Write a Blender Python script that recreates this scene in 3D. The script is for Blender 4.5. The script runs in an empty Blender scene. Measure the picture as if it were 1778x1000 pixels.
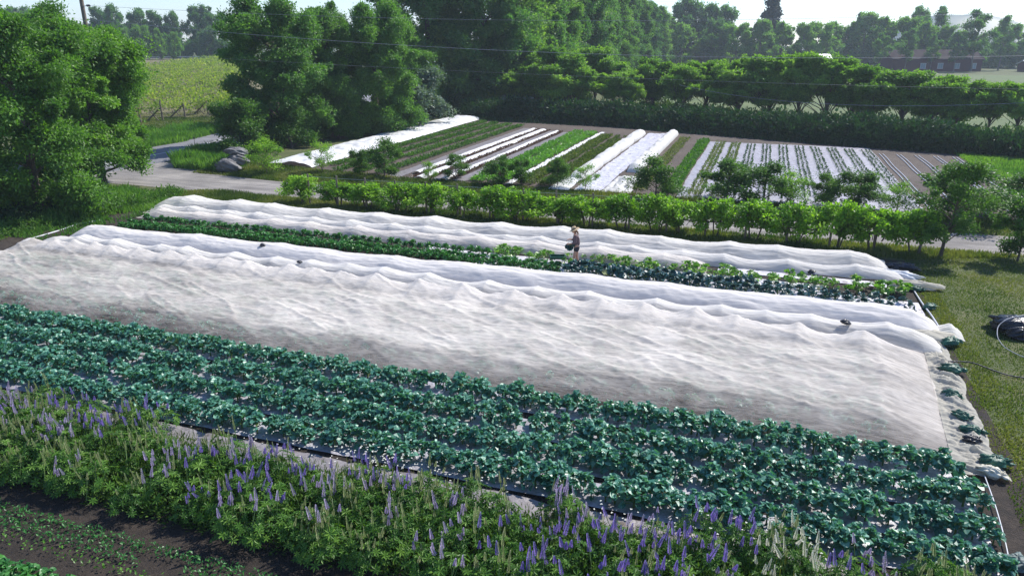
import bpy, math
import numpy as np
from mathutils import Vector, Matrix
R = math.radians
C = bpy.context.scene.collection
sc = bpy.context.scene

# ------------------------------------------------------------------ camera
FPX, HC = 1250.0, 9.0
PITCH = math.atan(430 / FPX)
YAW = R(19)
cam = bpy.data.cameras.new('camera')
cam.sensor_width = 36
cam.lens = FPX / 1778 * 36
cam.clip_start, cam.clip_end = 0.2, 9000
co = bpy.data.objects.new('camera', cam); C.objects.link(co)
co.location = (0, 0, HC)
co.rotation_euler = (math.pi / 2 - PITCH, 0, YAW)
sc.camera = co

# ------------------------------------------------------------------ light
SUN_EL, SUN_AZ = R(45), R(38)            # azimuth measured from +Y towards +X
w = bpy.data.worlds.new('World'); sc.world = w; w.use_nodes = True
nt = w.node_tree
sky = nt.nodes.new('ShaderNodeTexSky'); sky.sky_type = 'NISHITA'; sky.sun_disc = False
sky.sun_elevation = SUN_EL; sky.sun_rotation = SUN_AZ
sky.air_density = 1.0; sky.dust_density = .25; sky.ozone_density = 3.0
nt.nodes['Background'].inputs['Strength'].default_value = 0.13
tintn = nt.nodes.new('ShaderNodeVectorMath'); tintn.operation = 'MULTIPLY'; tintn.inputs[1].default_value = (.88, .95, 1.12)
nt.links.new(sky.outputs[0], tintn.inputs[0]); nt.links.new(tintn.outputs[0], nt.nodes['Background'].inputs['Color'])
sl = bpy.data.lights.new('sun', 'SUN'); sl.energy = 5.0; sl.angle = R(0.5); sl.color = (1, .955, .88)
so = bpy.data.objects.new('sun', sl); C.objects.link(so)
sdir = Vector((math.sin(SUN_AZ) * math.cos(SUN_EL), math.cos(SUN_AZ) * math.cos(SUN_EL), math.sin(SUN_EL)))
so.rotation_euler = sdir.to_track_quat('Z', 'Y').to_euler(); so.location = (20, 30, 60)
sc.view_settings.view_transform = 'Standard'; sc.view_settings.look = 'None'
sc.view_settings.exposure = 0.52; sc.view_settings.gamma = 1
sc.cycles.max_bounces = 8; sc.cycles.diffuse_bounces = 3; sc.cycles.glossy_bounces = 2
sc.cycles.transmission_bounces = 4; sc.cycles.transparent_max_bounces = 12; sc.cycles.volume_bounces = 0
sc.cycles.use_denoising = True; sc.cycles.denoising_prefilter = 'NONE'; sc.cycles.denoising_input_passes = 'RGB_ALBEDO_NORMAL'
sc.cycles.caustics_reflective = False; sc.cycles.caustics_refractive = False

# ------------------------------------------------------------------ positions
def ray(px, py):
    dx, dy = px - 889, 500 - py
    f = FPX * math.cos(PITCH) + dy * math.sin(PITCH)
    up = -FPX * math.sin(PITCH) + dy * math.cos(PITCH)
    return dx * math.cos(YAW) - f * math.sin(YAW), dx * math.sin(YAW) + f * math.cos(YAW), up, f
def ground(px, py, z=0.0):
    a, b, up, f = ray(px, py); t = (z - HC) / up
    return a * t, b * t
def at_f(px, py, F):
    a, b, up, f = ray(px, py); t = F / f
    return (a * t, b * t, HC + up * t)
def fwd(u, v): return -u * math.sin(YAW) + v * math.cos(YAW)
def top_z(u, v, py):
    f = fwd(u, v); dy = 500 - py
    return HC + f * (-FPX * math.sin(PITCH) + dy * math.cos(PITCH)) / (FPX * math.cos(PITCH) + dy * math.sin(PITCH))
def terrain(u, v):
    # level farm land; the vineyard beyond the road climbs gently to the north-west
    u = np.asarray(u, float); v = np.asarray(v, float)
    f = -u * math.sin(YAW) + v * math.cos(YAW); r = u * math.cos(YAW) + v * math.sin(YAW)
    a = np.clip((f - 92) / 170, 0, 1); a = a * a * (3 - 2 * a)
    s = np.clip((-r - 0.2 * f) / (0.12 * f + 1), 0, 1); s = s * s * (3 - 2 * s)
    return 3.4 * a * s

# ------------------------------------------------------------------ numpy noise
def vnoise(x, y, seed=0, n=256):
    g = np.random.RandomState(seed).rand(n, n)
    xi = np.floor(x).astype(int); yi = np.floor(y).astype(int)
    fx = x - xi; fy = y - yi; fx = fx * fx * (3 - 2 * fx); fy = fy * fy * (3 - 2 * fy)
    a = g[xi % n, yi % n]; b = g[(xi + 1) % n, yi % n]; c = g[xi % n, (yi + 1) % n]; d = g[(xi + 1) % n, (yi + 1) % n]
    return (a * (1 - fx) + b * fx) * (1 - fy) + (c * (1 - fx) + d * fx) * fy
def fbm(x, y, seed=0, o=4):
    s = 0; amp = .5
    for k in range(o):
        s = s + amp * (vnoise(x, y, seed + k) - .5) * 2; x = x * 2.03 + 7.1; y = y * 2.03 + 3.7; amp *= .5
    return s

# ------------------------------------------------------------------ mesh buffer
def unit(a): return a / np.maximum(np.linalg.norm(a, axis=-1, keepdims=True), 1e-9)
class MB:
    def __init__(s): s.v = []; s.f = []; s.t = []; s.m = []; s.n = 0
    def add(s, V, F, tint=0.5, mat=0):
        V = np.asarray(V, float).reshape(-1, 3); F = np.asarray(F, int)
        s.v.append(V); s.f.append(F + s.n); s.n += len(V)
        s.t.append(np.broadcast_to(np.asarray(tint, float), (len(V),)))
        s.m.append(np.broadcast_to(np.asarray(mat, int), (len(F),)))
        return s
    def scatter(s, T, TF, c, X, Y, Z, tint=.5, mat=0):
        """copies of a template (T verts, TF faces) in frames X,Y,Z (already scaled) at c"""
        N = len(c); k = len(T)
        V = c[:, None, :] + T[None, :, 0:1] * X[:, None, :] + T[None, :, 1:2] * Y[:, None, :] + T[None, :, 2:3] * Z[:, None, :]
        F = (TF[None] + (np.arange(N) * k)[:, None, None]).reshape(-1, TF.shape[1])
        t = np.repeat(np.broadcast_to(tint, (N,)), k)
        return s.add(V.reshape(-1, 3), F, t, mat)
    def tube(s, P, rad, seg=6, tint=.5, mat=0, cap=True):
        P = np.asarray(P, float); n = len(P); rad = np.broadcast_to(rad, (n,))
        T = unit(np.gradient(P, axis=0)); ref = np.array([0, 0, 1.]) if abs(T[:, 2]).mean() < .8 else np.array([1., 0, 0])
        A = unit(np.cross(T, ref)); B = np.cross(T, A)
        a = np.linspace(0, 2 * math.pi, seg, endpoint=False)
        V = P[:, None] + rad[:, None, None] * (np.cos(a)[None, :, None] * A[:, None] + np.sin(a)[None, :, None] * B[:, None])
        i = np.arange(n - 1)[:, None] * seg; j = np.arange(seg)[None]; j2 = (j + 1) % seg
        F = np.stack([i + j, i + j2, i + seg + j2, i + seg + j], -1).reshape(-1, 4)
        s.add(V.reshape(-1, 3), F, tint, mat)
        if cap:
            for e in (0, n - 1):
                ring = V[e]; c = P[e][None]
                s.add(np.vstack([ring, c]), np.stack([np.arange(seg), (np.arange(seg) + 1) % seg, np.full(seg, seg)], -1), tint, mat)
        return s
    def box(s, c, h, rz=0, tint=.5, mat=0):
        c = np.array(c, float); h = np.array(h, float) / 2
        V = np.array([[x, y, z] for x in (-1, 1) for y in (-1, 1) for z in (-1, 1)]) * h
        cr, sr = math.cos(rz), math.sin(rz)
        V = np.stack([V[:, 0] * cr - V[:, 1] * sr, V[:, 0] * sr + V[:, 1] * cr, V[:, 2]], -1) + c
        F = [[0, 1, 3, 2], [4, 6, 7, 5], [0, 4, 5, 1], [2, 3, 7, 6], [0, 2, 6, 4], [1, 5, 7, 3]]
        return s.add(V, F, tint, mat)
    def grid(s, X, Y, Z, tint=.5, mat=0):
        n, m = X.shape
        V = np.stack([X, Y, Z], -1).reshape(-1, 3)
        i = np.arange(n - 1)[:, None] * m; j = np.arange(m - 1)[None]
        F = np.stack([i + j, i + m + j, i + m + j + 1, i + j + 1], -1).reshape(-1, 4)
        return s.add(V, F, tint if np.isscalar(tint) else np.asarray(tint).reshape(-1), mat)
    def mesh(s, name, mats, smooth=False):
        me = bpy.data.meshes.new(name)
        V = np.concatenate(s.v)
        me.vertices.add(len(V)); me.vertices.foreach_set('co', V.astype(np.float32).ravel())
        loops = np.concatenate([f.ravel() for f in s.f]); tot = np.concatenate([np.full(len(f), f.shape[1]) for f in s.f])
        me.loops.add(len(loops)); me.loops.foreach_set('vertex_index', loops.astype(np.int32))
        me.polygons.add(len(tot)); st = np.concatenate([[0], np.cumsum(tot)[:-1]])
        me.polygons.foreach_set('loop_start', st.astype(np.int32)); me.polygons.foreach_set('loop_total', tot.astype(np.int32))
        mi = np.concatenate(s.m)
        if mi.max() > 0: me.polygons.foreach_set('material_index', mi.astype(np.int32))
        a = me.attributes.new('tint', 'FLOAT', 'POINT'); a.data.foreach_set('value', np.concatenate(s.t).astype(np.float32))
        for m in (mats if isinstance(mats, (list, tuple)) else [mats]): me.materials.append(m)
        me.update(calc_edges=True)
        me.polygons.foreach_set('use_smooth', np.full(len(tot), bool(smooth)))
        return me

# ------------------------------------------------------------------ objects
def link(name, me, parent=None, loc=(0, 0, 0), rot=(0, 0, 0), scl=1):
    o = bpy.data.objects.new(name, me); C.objects.link(o)
    o.location = loc; o.rotation_euler = rot
    o.scale = (scl,) * 3 if np.isscalar(scl) else scl
    if parent: o.parent = parent
    return o
def tag(o, label=None, cat=None, group=None, kind=None):
    if label: o['label'] = label
    if cat: o['category'] = cat
    if group: o['group'] = group
    if kind: o['kind'] = kind
    return o
def thing(name, label, cat, loc=(0, 0, 0), rz=0, group=None, scl=1):
    return tag(link(name, None, None, loc, (0, 0, rz), scl), label, cat, group)
def copy_tree(o, parent=None):
    c = o.copy(); C.objects.link(c); c.parent = parent
    for ch in [x for x in bpy.data.objects if x.parent == o and x != c]: copy_tree(ch, c)
    return c

# ------------------------------------------------------------------ materials
def mat(name):
    m = bpy.data.materials.new(name); m.use_nodes = True
    return m, m.node_tree, m.node_tree.nodes['Principled BSDF']
def N(nt, kind, **kw):
    n = nt.nodes.new(kind)
    for k, v in kw.items():
        if k in n.inputs: n.inputs[k].default_value = v
        else: setattr(n, k, v)
    return n
def ramp(nt, fac, stops):
    r = nt.nodes.new('ShaderNodeValToRGB'); e = r.color_ramp.elements
    while len(e) < len(stops): e.new(.5)
    for i, (p, c) in enumerate(stops): e[i].position = p; e[i].color = (*c, 1)
    nt.links.new(fac, r.inputs[0]); return r.outputs[0]
def noise(nt, scale, detail=4, rough=.55, mapping=None, dist=0):
    tc = nt.nodes.new('ShaderNodeTexCoord'); n = nt.nodes.new('ShaderNodeTexNoise')
    n.inputs['Scale'].default_value = scale; n.inputs['Detail'].default_value = detail; n.inputs['Roughness'].default_value = rough
    n.inputs['Distortion'].default_value = dist
    if mapping:
        mp = nt.nodes.new('ShaderNodeMapping'); mp.inputs['Scale'].default_value = mapping[:3]
        if len(mapping) > 3: mp.inputs['Rotation'].default_value = (0, 0, mapping[3])
        nt.links.new(tc.outputs['Object'], mp.inputs[0]); nt.links.new(mp.outputs[0], n.inputs['Vector'])
    else: nt.links.new(tc.outputs['Object'], n.inputs['Vector'])
    return n.outputs['Fac']
def mth(nt, op, a, b=None, clamp=False):
    n = nt.nodes.new('ShaderNodeMath'); n.operation = op; n.use_clamp = clamp
    for i, x in enumerate((a, b)):
        if x is None: continue
        if isinstance(x, (int, float)): n.inputs[i].default_value = x
        else: nt.links.new(x, n.inputs[i])
    return n.outputs[0]
def mix(nt, fac, a, b, blend='MIX'):
    n = nt.nodes.new('ShaderNodeMix'); n.data_type = 'RGBA'; n.blend_type = blend
    for i, x in ((0, fac), (6, a), (7, b)):
        if isinstance(x, (int, float)): n.inputs[i].default_value = x
        elif isinstance(x, tuple): n.inputs[i].default_value = (*x, 1)
        else: nt.links.new(x, n.inputs[i])
    return n.outputs[2]
def bump(nt, bsdf, h, strength=.5, dist=.05):
    b = nt.nodes.new('ShaderNodeBump'); b.inputs['Strength'].default_value = strength; b.inputs['Distance'].default_value = dist
    nt.links.new(h, b.inputs['Height']); nt.links.new(b.outputs[0], bsdf.inputs['Normal']); return b

def leaf_mat(name, dark, mid, light, rough=.45, trans=.35, spec=.5, tcol=None):
    m, nt, b = mat(name)
    at = N(nt, 'ShaderNodeAttribute', attribute_name='tint')
    oi = N(nt, 'ShaderNodeObjectInfo')
    f = mth(nt, 'ADD', at.outputs['Fac'], mth(nt, 'MULTIPLY', mth(nt, 'SUBTRACT', oi.outputs['Random'], .5), .25), True)
    c = ramp(nt, f, [(0, dark), (.5, mid), (1, light)])
    nt.links.new(c, b.inputs['Base Color']); b.inputs['Roughness'].default_value = rough
    b.inputs['Specular IOR Level'].default_value = spec
    tr = N(nt, 'ShaderNodeBsdfTranslucent'); 
    tc = mix(nt, 1.0, c, tcol or (1.5, 1.7, .6), 'MULTIPLY'); nt.links.new(tc, tr.inputs[0])
    mx = N(nt, 'ShaderNodeMixShader'); mx.inputs[0].default_value = trans
    nt.links.new(b.outputs[0], mx.inputs[1]); nt.links.new(tr.outputs[0], mx.inputs[2])
    nt.links.new(mx.outputs[0], nt.nodes['Material Output'].inputs[0])
    return m
def plain(name, col, rough=.7, var=.25, scale=8, metal=0, bmp=0, bscale=None, spec=.5):
    m, nt, b = mat(name)
    n = noise(nt, scale)
    c = ramp(nt, n, [(.25, tuple(x * (1 - var) for x in col)), (.75, tuple(min(1, x * (1 + var)) for x in col))])
    nt.links.new(c, b.inputs['Base Color']); b.inputs['Roughness'].default_value = rough; b.inputs['Metallic'].default_value = metal
    b.inputs['Specular IOR Level'].default_value = spec
    if bmp: bump(nt, b, noise(nt, bscale or scale * 2, 5), bmp)
    return m

M = {}
M['maple'] = leaf_mat('maple_leaf', (.045, .12, .018), (.105, .23, .03), (.21, .37, .05), .5, .42, .4)
M['locust'] = leaf_mat('locust_leaf', (.045, .12, .028), (.10, .22, .044), (.18, .33, .065), .5, .42, .4)
M['poplar'] = leaf_mat('windbreak_leaf', (.042, .125, .042), (.095, .22, .066), (.19, .31, .085), .5, .42, .3)
M['poplar_light'] = leaf_mat('windbreak_light_leaf', (.055, .15, .038), (.135, .27, .055), (.24, .38, .075), .5, .42, .3)
M['sumac'] = leaf_mat('sumac_leaf', (.065, .155, .026), (.15, .28, .045), (.28, .43, .08), .55, .44, .3)
M['distant'] = leaf_mat('distant_leaf', (.07, .17, .035), (.15, .29, .055), (.25, .40, .065), .6, .44, .3)
M['distant_dark'] = leaf_mat('distant_dark_leaf', (.045, .12, .04), (.09, .20, .055), (.15, .28, .07), .6, .4, .3)
M['fir'] = leaf_mat('fir_needle', (.008, .028, .016), (.016, .05, .026), (.03, .08, .035), .7, .1)
M['silver'] = leaf_mat('silver_leaf', (.05, .09, .07), (.10, .16, .12), (.18, .25, .19), .5, .25)
M['vineleaf'] = leaf_mat('vine_leaf', (.06, .15, .012), (.16, .31, .028), (.34, .52, .05), .45, .45, .35)
M['orchard'] = leaf_mat('orchard_leaf', (.03, .085, .015), (.07, .16, .026), (.14, .25, .04), .5, .38, .3)
M['vineyard'] = leaf_mat('vineyard_leaf', (.05, .10, .012), (.17, .25, .03), (.38, .42, .08), .55, .42, .3)
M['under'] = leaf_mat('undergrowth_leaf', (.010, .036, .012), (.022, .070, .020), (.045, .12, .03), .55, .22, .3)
M['broccoli'] = leaf_mat('broccoli_leaf', (.026, .115, .08), (.062, .215, .15), (.17, .37, .27), .40, .25, .6)
M['kale'] = leaf_mat('kale_leaf', (.02, .10, .02), (.04, .17, .032), (.08, .27, .05), .42, .25)
M['bluekale'] = leaf_mat('blue_kale_leaf', (.010, .045, .045), (.02, .075, .075), (.045, .13, .13), .38, .12, .6)
M['chard'] = leaf_mat('chard_leaf', (.06, .16, .02), (.12, .26, .04), (.24, .40, .10), .4, .35)
M['lettuce'] = leaf_mat('lettuce_leaf', (.05, .15, .015), (.10, .26, .025), (.18, .38, .05), .45, .35)
M['redlettuce'] = leaf_mat('red_leaf', (.05, .02, .02), (.10, .04, .035), (.12, .12, .05), .45, .25)
M['lupfol'] = leaf_mat('lupine_leaf', (.022, .075, .012), (.06, .155, .02), (.16, .29, .04), .5, .26, .3)
M['lupdark'] = leaf_mat('filler_leaf', (.02, .06, .010), (.06, .13, .02), (.16, .25, .04), .55, .25, .3)
M['grass'] = leaf_mat('grass_blade', (.035, .07, .012), (.08, .125, .022), (.18, .19, .06), .6, .35, .3)
M['longgrass'] = leaf_mat('long_grass_blade', (.035, .11, .015), (.085, .20, .03), (.17, .31, .05), .55, .38, .3)
def petal(name, a, b_, c):
    return leaf_mat(name, a, b_, c, .55, .3, .3, (1.1, 1.0, 1.1))
M['purple'] = petal('purple_petal', (.13, .08, .36), (.22, .15, .50), (.38, .30, .64))
M['violet'] = petal('violet_petal', (.26, .20, .40), (.40, .33, .52), (.58, .52, .64))
M['faded'] = petal('faded_petal', (.16, .22, .07), (.30, .34, .14), (.46, .46, .28))
M['white'] = petal('white_petal', (.42, .42, .30), (.62, .62, .50), (.80, .80, .70))
M['stem'] = plain('stem', (.12, .20, .05), .6)
M['bark'] = plain('bark', (.095, .075, .055), .9, .4, 6, bmp=.6)
M['greybark'] = plain('grey_bark', (.16, .15, .13), .9, .35, 6, bmp=.5)
M['wood'] = plain('weathered_wood', (.16, .13, .10), .85, .35, 10, bmp=.4)

# fabrics
def cover_mat(name, col, alpha, streak=(1, 6, 1), rot=0, var=.15, trans=.5, crease=.10):
    m, nt, b = mat(name)
    n1 = noise(nt, 1.1, 5, .6, (*streak, rot), .6); n2 = noise(nt, 5, 4, .6, (streak[0], streak[1] * 1.6, 1, rot + .25), .4); n3 = noise(nt, .35, 3)
    k = mth(nt, 'ADD', mth(nt, 'MULTIPLY', n1, .55), mth(nt, 'MULTIPLY', n2, .45))
    cr = None
    for (sx, sy, ro, sc_, ds) in ((.35, 2.2, rot - .1, 1.3, .9), (.5, 3.0, rot + .75, 1.1, .7), (.3, 2.6, 0.05, 1.0, 1.2)):
        q = mth(nt, 'ABSOLUTE', mth(nt, 'SUBTRACT', noise(nt, sc_, 3, .5, (sx, sy, 1, ro), ds), .5))
        q = mth(nt, 'SUBTRACT', 1.0, mth(nt, 'MULTIPLY', q, 26), True)
        cr = q if cr is None else mth(nt, 'MAXIMUM', cr, q)
    k = mth(nt, 'ADD', k, mth(nt, 'MULTIPLY', cr, crease))
    c = ramp(nt, k, [(.3, tuple(x * .93 for x in col)), (.7, col)])
    df = N(nt, 'ShaderNodeBsdfDiffuse'); tl = N(nt, 'ShaderNodeBsdfTranslucent')
    nt.links.new(c, df.inputs[0]); nt.links.new(c, tl.inputs[0])
    bm = N(nt, 'ShaderNodeBump', Strength=.5, Distance=.04); nt.links.new(k, bm.inputs['Height']); nt.links.new(bm.outputs[0], df.inputs['Normal'])
    m1 = N(nt, 'ShaderNodeMixShader'); m1.inputs[0].default_value = trans
    nt.links.new(df.outputs[0], m1.inputs[1]); nt.links.new(tl.outputs[0], m1.inputs[2])
    nt.nodes.remove(b)
    if alpha >= 1:
        nt.links.new(m1.outputs[0], nt.nodes['Material Output'].inputs[0]); return m
    lw = N(nt, 'ShaderNodeLayerWeight', Blend=.35)
    a = mth(nt, 'ADD', mth(nt, 'MULTIPLY', mth(nt, 'SUBTRACT', k, .5), var * 4), mth(nt, 'MULTIPLY', mth(nt, 'SUBTRACT', n3, .5), var * 1.5))
    at = N(nt, 'ShaderNodeAttribute', attribute_name='tint')
    a = mth(nt, 'ADD', a, mth(nt, 'ADD', at.outputs['Fac'], alpha - .5))
    a = mth(nt, 'ADD', a, mth(nt, 'MULTIPLY', lw.outputs['Facing'], .22), True)
    tp = N(nt, 'ShaderNodeBsdfTransparent')
    mx = N(nt, 'ShaderNodeMixShader'); nt.links.new(a, mx.inputs[0])
    nt.links.new(tp.outputs[0], mx.inputs[1]); nt.links.new(m1.outputs[0], mx.inputs[2])
    nt.links.new(mx.outputs[0], nt.nodes['Material Output'].inputs[0])
    return m
M['net'] = cover_mat('insect_net', (.95, .885, .815), .50, (1, 2.2, 1), R(-30), .16, .34, .16)
M['net_back'] = cover_mat('insect_net_back', (.93, .90, .85), .64, (.5, 5, 1), 0, .16, .38)
M['net_bunch'] = cover_mat('net_bunched', (.70, .67, .58), .93, (2, 4, 1), 1.2, .08)
M['fleece'] = cover_mat('fleece', (.90, .86, .82), .92, (.6, 6, 1), R(-4), .06, .36)
M['fleece2'] = cover_mat('fleece_wrinkled', (.82, .82, .82), 1, (1, 3, 1), 0, .05, .25)
M['tunnel'] = cover_mat('tunnel_net', (.80, .79, .76), .86, (3, 1, 1), 0, .05, .35)

def plastic(name, col, rough=.3, bs=.5):
    m, nt, b = mat(name)
    n = noise(nt, 2.2, 6, .62, (1, 2, 1), 1.2)
    c = ramp(nt, noise(nt, 3.5, 7, .68, None, .6), [(.32, tuple(x * y for x, y in zip(col, (.42, .36, .30)))), (.48, tuple(x * .85 for x in col)), (.66, col)])
    nt.links.new(c, b.inputs['Base Color']); b.inputs['Roughness'].default_value = rough
    bump(nt, b, n, bs, .12); return m
M['mulch'] = plastic('silver_mulch', (.42, .41, .46), .34)
M['mulch_dull'] = plastic('dull_mulch', (.26, .24, .25), .42)
M['mulch_white'] = plastic('white_mulch', (.66, .64, .70), .36)
M['mulch_far'] = plastic('far_mulch', (.36, .35, .40), .5, .8)
M['mulch_black'] = plastic('black_plastic', (.018, .019, .024), .22, .35)

def soil_mat(name, a, b_, c, s=3):
    m, nt, b = mat(name)
    n = noise(nt, s, 8, .65); n2 = noise(nt, s * 9, 5, .7); n3 = noise(nt, .25, 3)
    f = mth(nt, 'ADD', mth(nt, 'MULTIPLY', n, .4), mth(nt, 'ADD', mth(nt, 'MULTIPLY', n2, .35), mth(nt, 'MULTIPLY', n3, .25)))
    nt.links.new(ramp(nt, f, [(.36, a), (.5, b_), (.64, c)]), b.inputs['Base Color']); b.inputs['Roughness'].default_value = .95
    bump(nt, b, f, .9, .12); return m
M['soil'] = soil_mat('soil', (.008, .006, .0045), (.023, .016, .011), (.06, .043, .031))
M['soil_pale'] = soil_mat('pale_soil', (.045, .033, .026), (.082, .062, .049), (.135, .108, .088))
M['lawn'] = soil_mat('lawn', (.035, .055, .014), (.068, .086, .022), (.15, .13, .065), 1.2)
M['far_grass'] = soil_mat('far_grass', (.05, .08, .02), (.08, .115, .03), (.14, .155, .055), .3)
def track_mat(name):
    m, nt, b = mat(name)
    n1 = noise(nt, .8, 6, .65, (.22, 2.4, 1), .5); n2 = noise(nt, 14, 5, .7); n3 = noise(nt, .5, 3)
    f = mth(nt, 'ADD', mth(nt, 'MULTIPLY', n1, .5), mth(nt, 'ADD', mth(nt, 'MULTIPLY', n2, .25), mth(nt, 'MULTIPLY', n3, .25)))
    nt.links.new(ramp(nt, f, [(.38, (.115, .105, .095)), (.5, (.20, .185, .175)), (.60, (.31, .285, .26))]), b.inputs['Base Color']); b.inputs['Roughness'].default_value = .95
    bump(nt, b, f, .8, .1); return m
M['gravel'] = track_mat('gravel')
M['asphalt'] = soil_mat('asphalt', (.13, .13, .145), (.17, .17, .185), (.22, .22, .235), .8)
M['paint'] = plain('road_paint', (.62, .62, .60), .6, .2, 20)

# ------------------------------------------------------------------ ground, road, fields
def sheet(name, pts, m, z, kind='structure', step=None):
    """flat convex sheet a few millimetres above the one below"""
    P = np.array(pts, float); c = P.mean(0)
    V = np.vstack([P, c]); n = len(P)
    V = np.column_stack([V, terrain(V[:, 0], V[:, 1]) + z])
    mb = MB().add(V, [[i, (i + 1) % n, n] for i in range(n)])
    return tag(link(name, mb.mesh(name, m)), kind=kind)
def strip(name, line, widths, m, z, kind='structure'):
    L = np.array(line, float); t = unit(np.gradient(L, axis=0)); nr = np.stack([-t[:, 1], t[:, 0]], -1)
    wd = np.broadcast_to(widths, (len(L),))
    s = np.linspace(-.5, .5, 9)
    P = L[:, None] + nr[:, None] * (wd[:, None] * s[None])[..., None]
    X, Y = P[..., 0], P[..., 1]
    o = link(name, MB().grid(X.T, Y.T, (terrain(X, Y) + z).T).mesh(name, m)); 
    return tag(o, kind=kind)
def smoothline(pts, n=60):
    P = np.array(pts, float); t = np.linspace(0, 1, len(P)); q = np.linspace(0, 1, n)
    out = np.stack([np.interp(q, t, P[:, k]) for k in range(P.shape[1])], -1)
    k = max(3, n // (len(P)) | 1); pad = np.vstack([np.repeat(out[:1], k // 2, 0) * 1, out, np.repeat(out[-1:], k // 2, 0)])
    # linear extrapolated padding keeps the ends in place
    for i in range(k // 2):
        pad[i] = out[0] + (out[0] - out[1]) * (k // 2 - i); pad[-1 - i] = out[-1] + (out[-1] - out[-2]) * (k // 2 - i)
    ker = np.ones(k) / k
    return np.stack([np.convolve(pad[:, j], ker, 'valid') for j in range(P.shape[1])], -1)

def build_ground():
    q = np.concatenate([-np.geomspace(1250, 130, 20), np.arange(-125, 126, 5), np.geomspace(130, 1250, 20)])
    U, V = np.meshgrid(q, np.concatenate([-np.geomspace(400, 20, 8), np.arange(-15, 330, 5), np.geomspace(335, 1300, 16)]), indexing='ij')
    Z = terrain(U, V)
    tag(link('ground', MB().grid(U, V, Z).mesh('ground', M['lawn'], True)), kind='structure')
build_ground()

Z1, Z2, Z3 = .012, .024, .036
# bare earth of the near field and of the far field
sheet('field_soil', [(-33, -6), (5.9, -6), (6.1, 14), (6.3, 33.6), (-33, 33.9), (-34, 25)], M['soil'], Z1)
sheet('back_field_soil', [(-36, 44.2), (18.0, 43.2), (17.2, 70), (9, 70.8), (-8, 76.5), (-16, 79.2), (-37, 83.5)], M['soil_pale'], Z1)
# driveway and country road
dl = smoothline([(-60, 39.6), (-48, 40.6), (-42, 39.7), (-36, 38.5), (-28, 38.2), (-15, 38.0), (0, 37.95), (12, 37.9), (40, 37.8)], 80)
strip('driveway', dl, np.interp(dl[:, 0], [-50, -44, -38, -30, 40], [12, 8.4, 5.4, 4.0, 3.4]), M['gravel'], .016)
rl = smoothline([(-62, -20), (-52, 10), (-48.5, 30), (-47.2, 42), (-47.8, 52), (-50.5, 64), (-57, 90), (-70, 130)], 90)
strip('road', rl, 6.6, M['asphalt'], .020)
strip('road_marking', rl, .14, M['paint'], .026)
sheet('far_field', [(10, 82), (60, 74), (120, 150), (110, 236), (20, 236), (-24, 200), (-22, 96)], M['far_grass'], .01)
def draped(name, r0, r1, f0, f1, m, z):
    F_, K = np.meshgrid(np.linspace(f0, f1, 60), np.linspace(0, 1, 30), indexing='ij'); Rr = (r0 + (r1 - r0) * K) * (F_ / f1) ** .6
    U = Rr * math.cos(YAW) - F_ * math.sin(YAW); V = Rr * math.sin(YAW) + F_ * math.cos(YAW)
    tag(link(name, MB().grid(U, V, terrain(U, V) + z).mesh(name, m, True)), kind='structure')
M['tan'] = soil_mat('dry_grass', (.07, .065, .03), (.13, .115, .05), (.20, .17, .08), .6)
draped('vineyard_floor', -145, -60, 90.5, 240, M['tan'], .06)

# ------------------------------------------------------------------ vegetation
RH = np.array([[0, 0, 0], [-.5, .45, .1], [0, 1, -.05], [.5, .45, .1]]); RHF = np.array([[0, 1, 2, 3]])
def leaves(mb, c, d, nrm, L, W, tint, mat=0):
    d = unit(d); X = unit(np.cross(d, nrm)); Z = np.cross(X, d)
    L = np.broadcast_to(L, (len(c),))[:, None]; W = np.broadcast_to(W, (len(c),))[:, None]
    mb.scatter(RH, RHF, c, X * W, d * L, Z * L, tint, mat)
def rdir(rs, n): return unit(rs.normal(size=(n, 3)))

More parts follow.
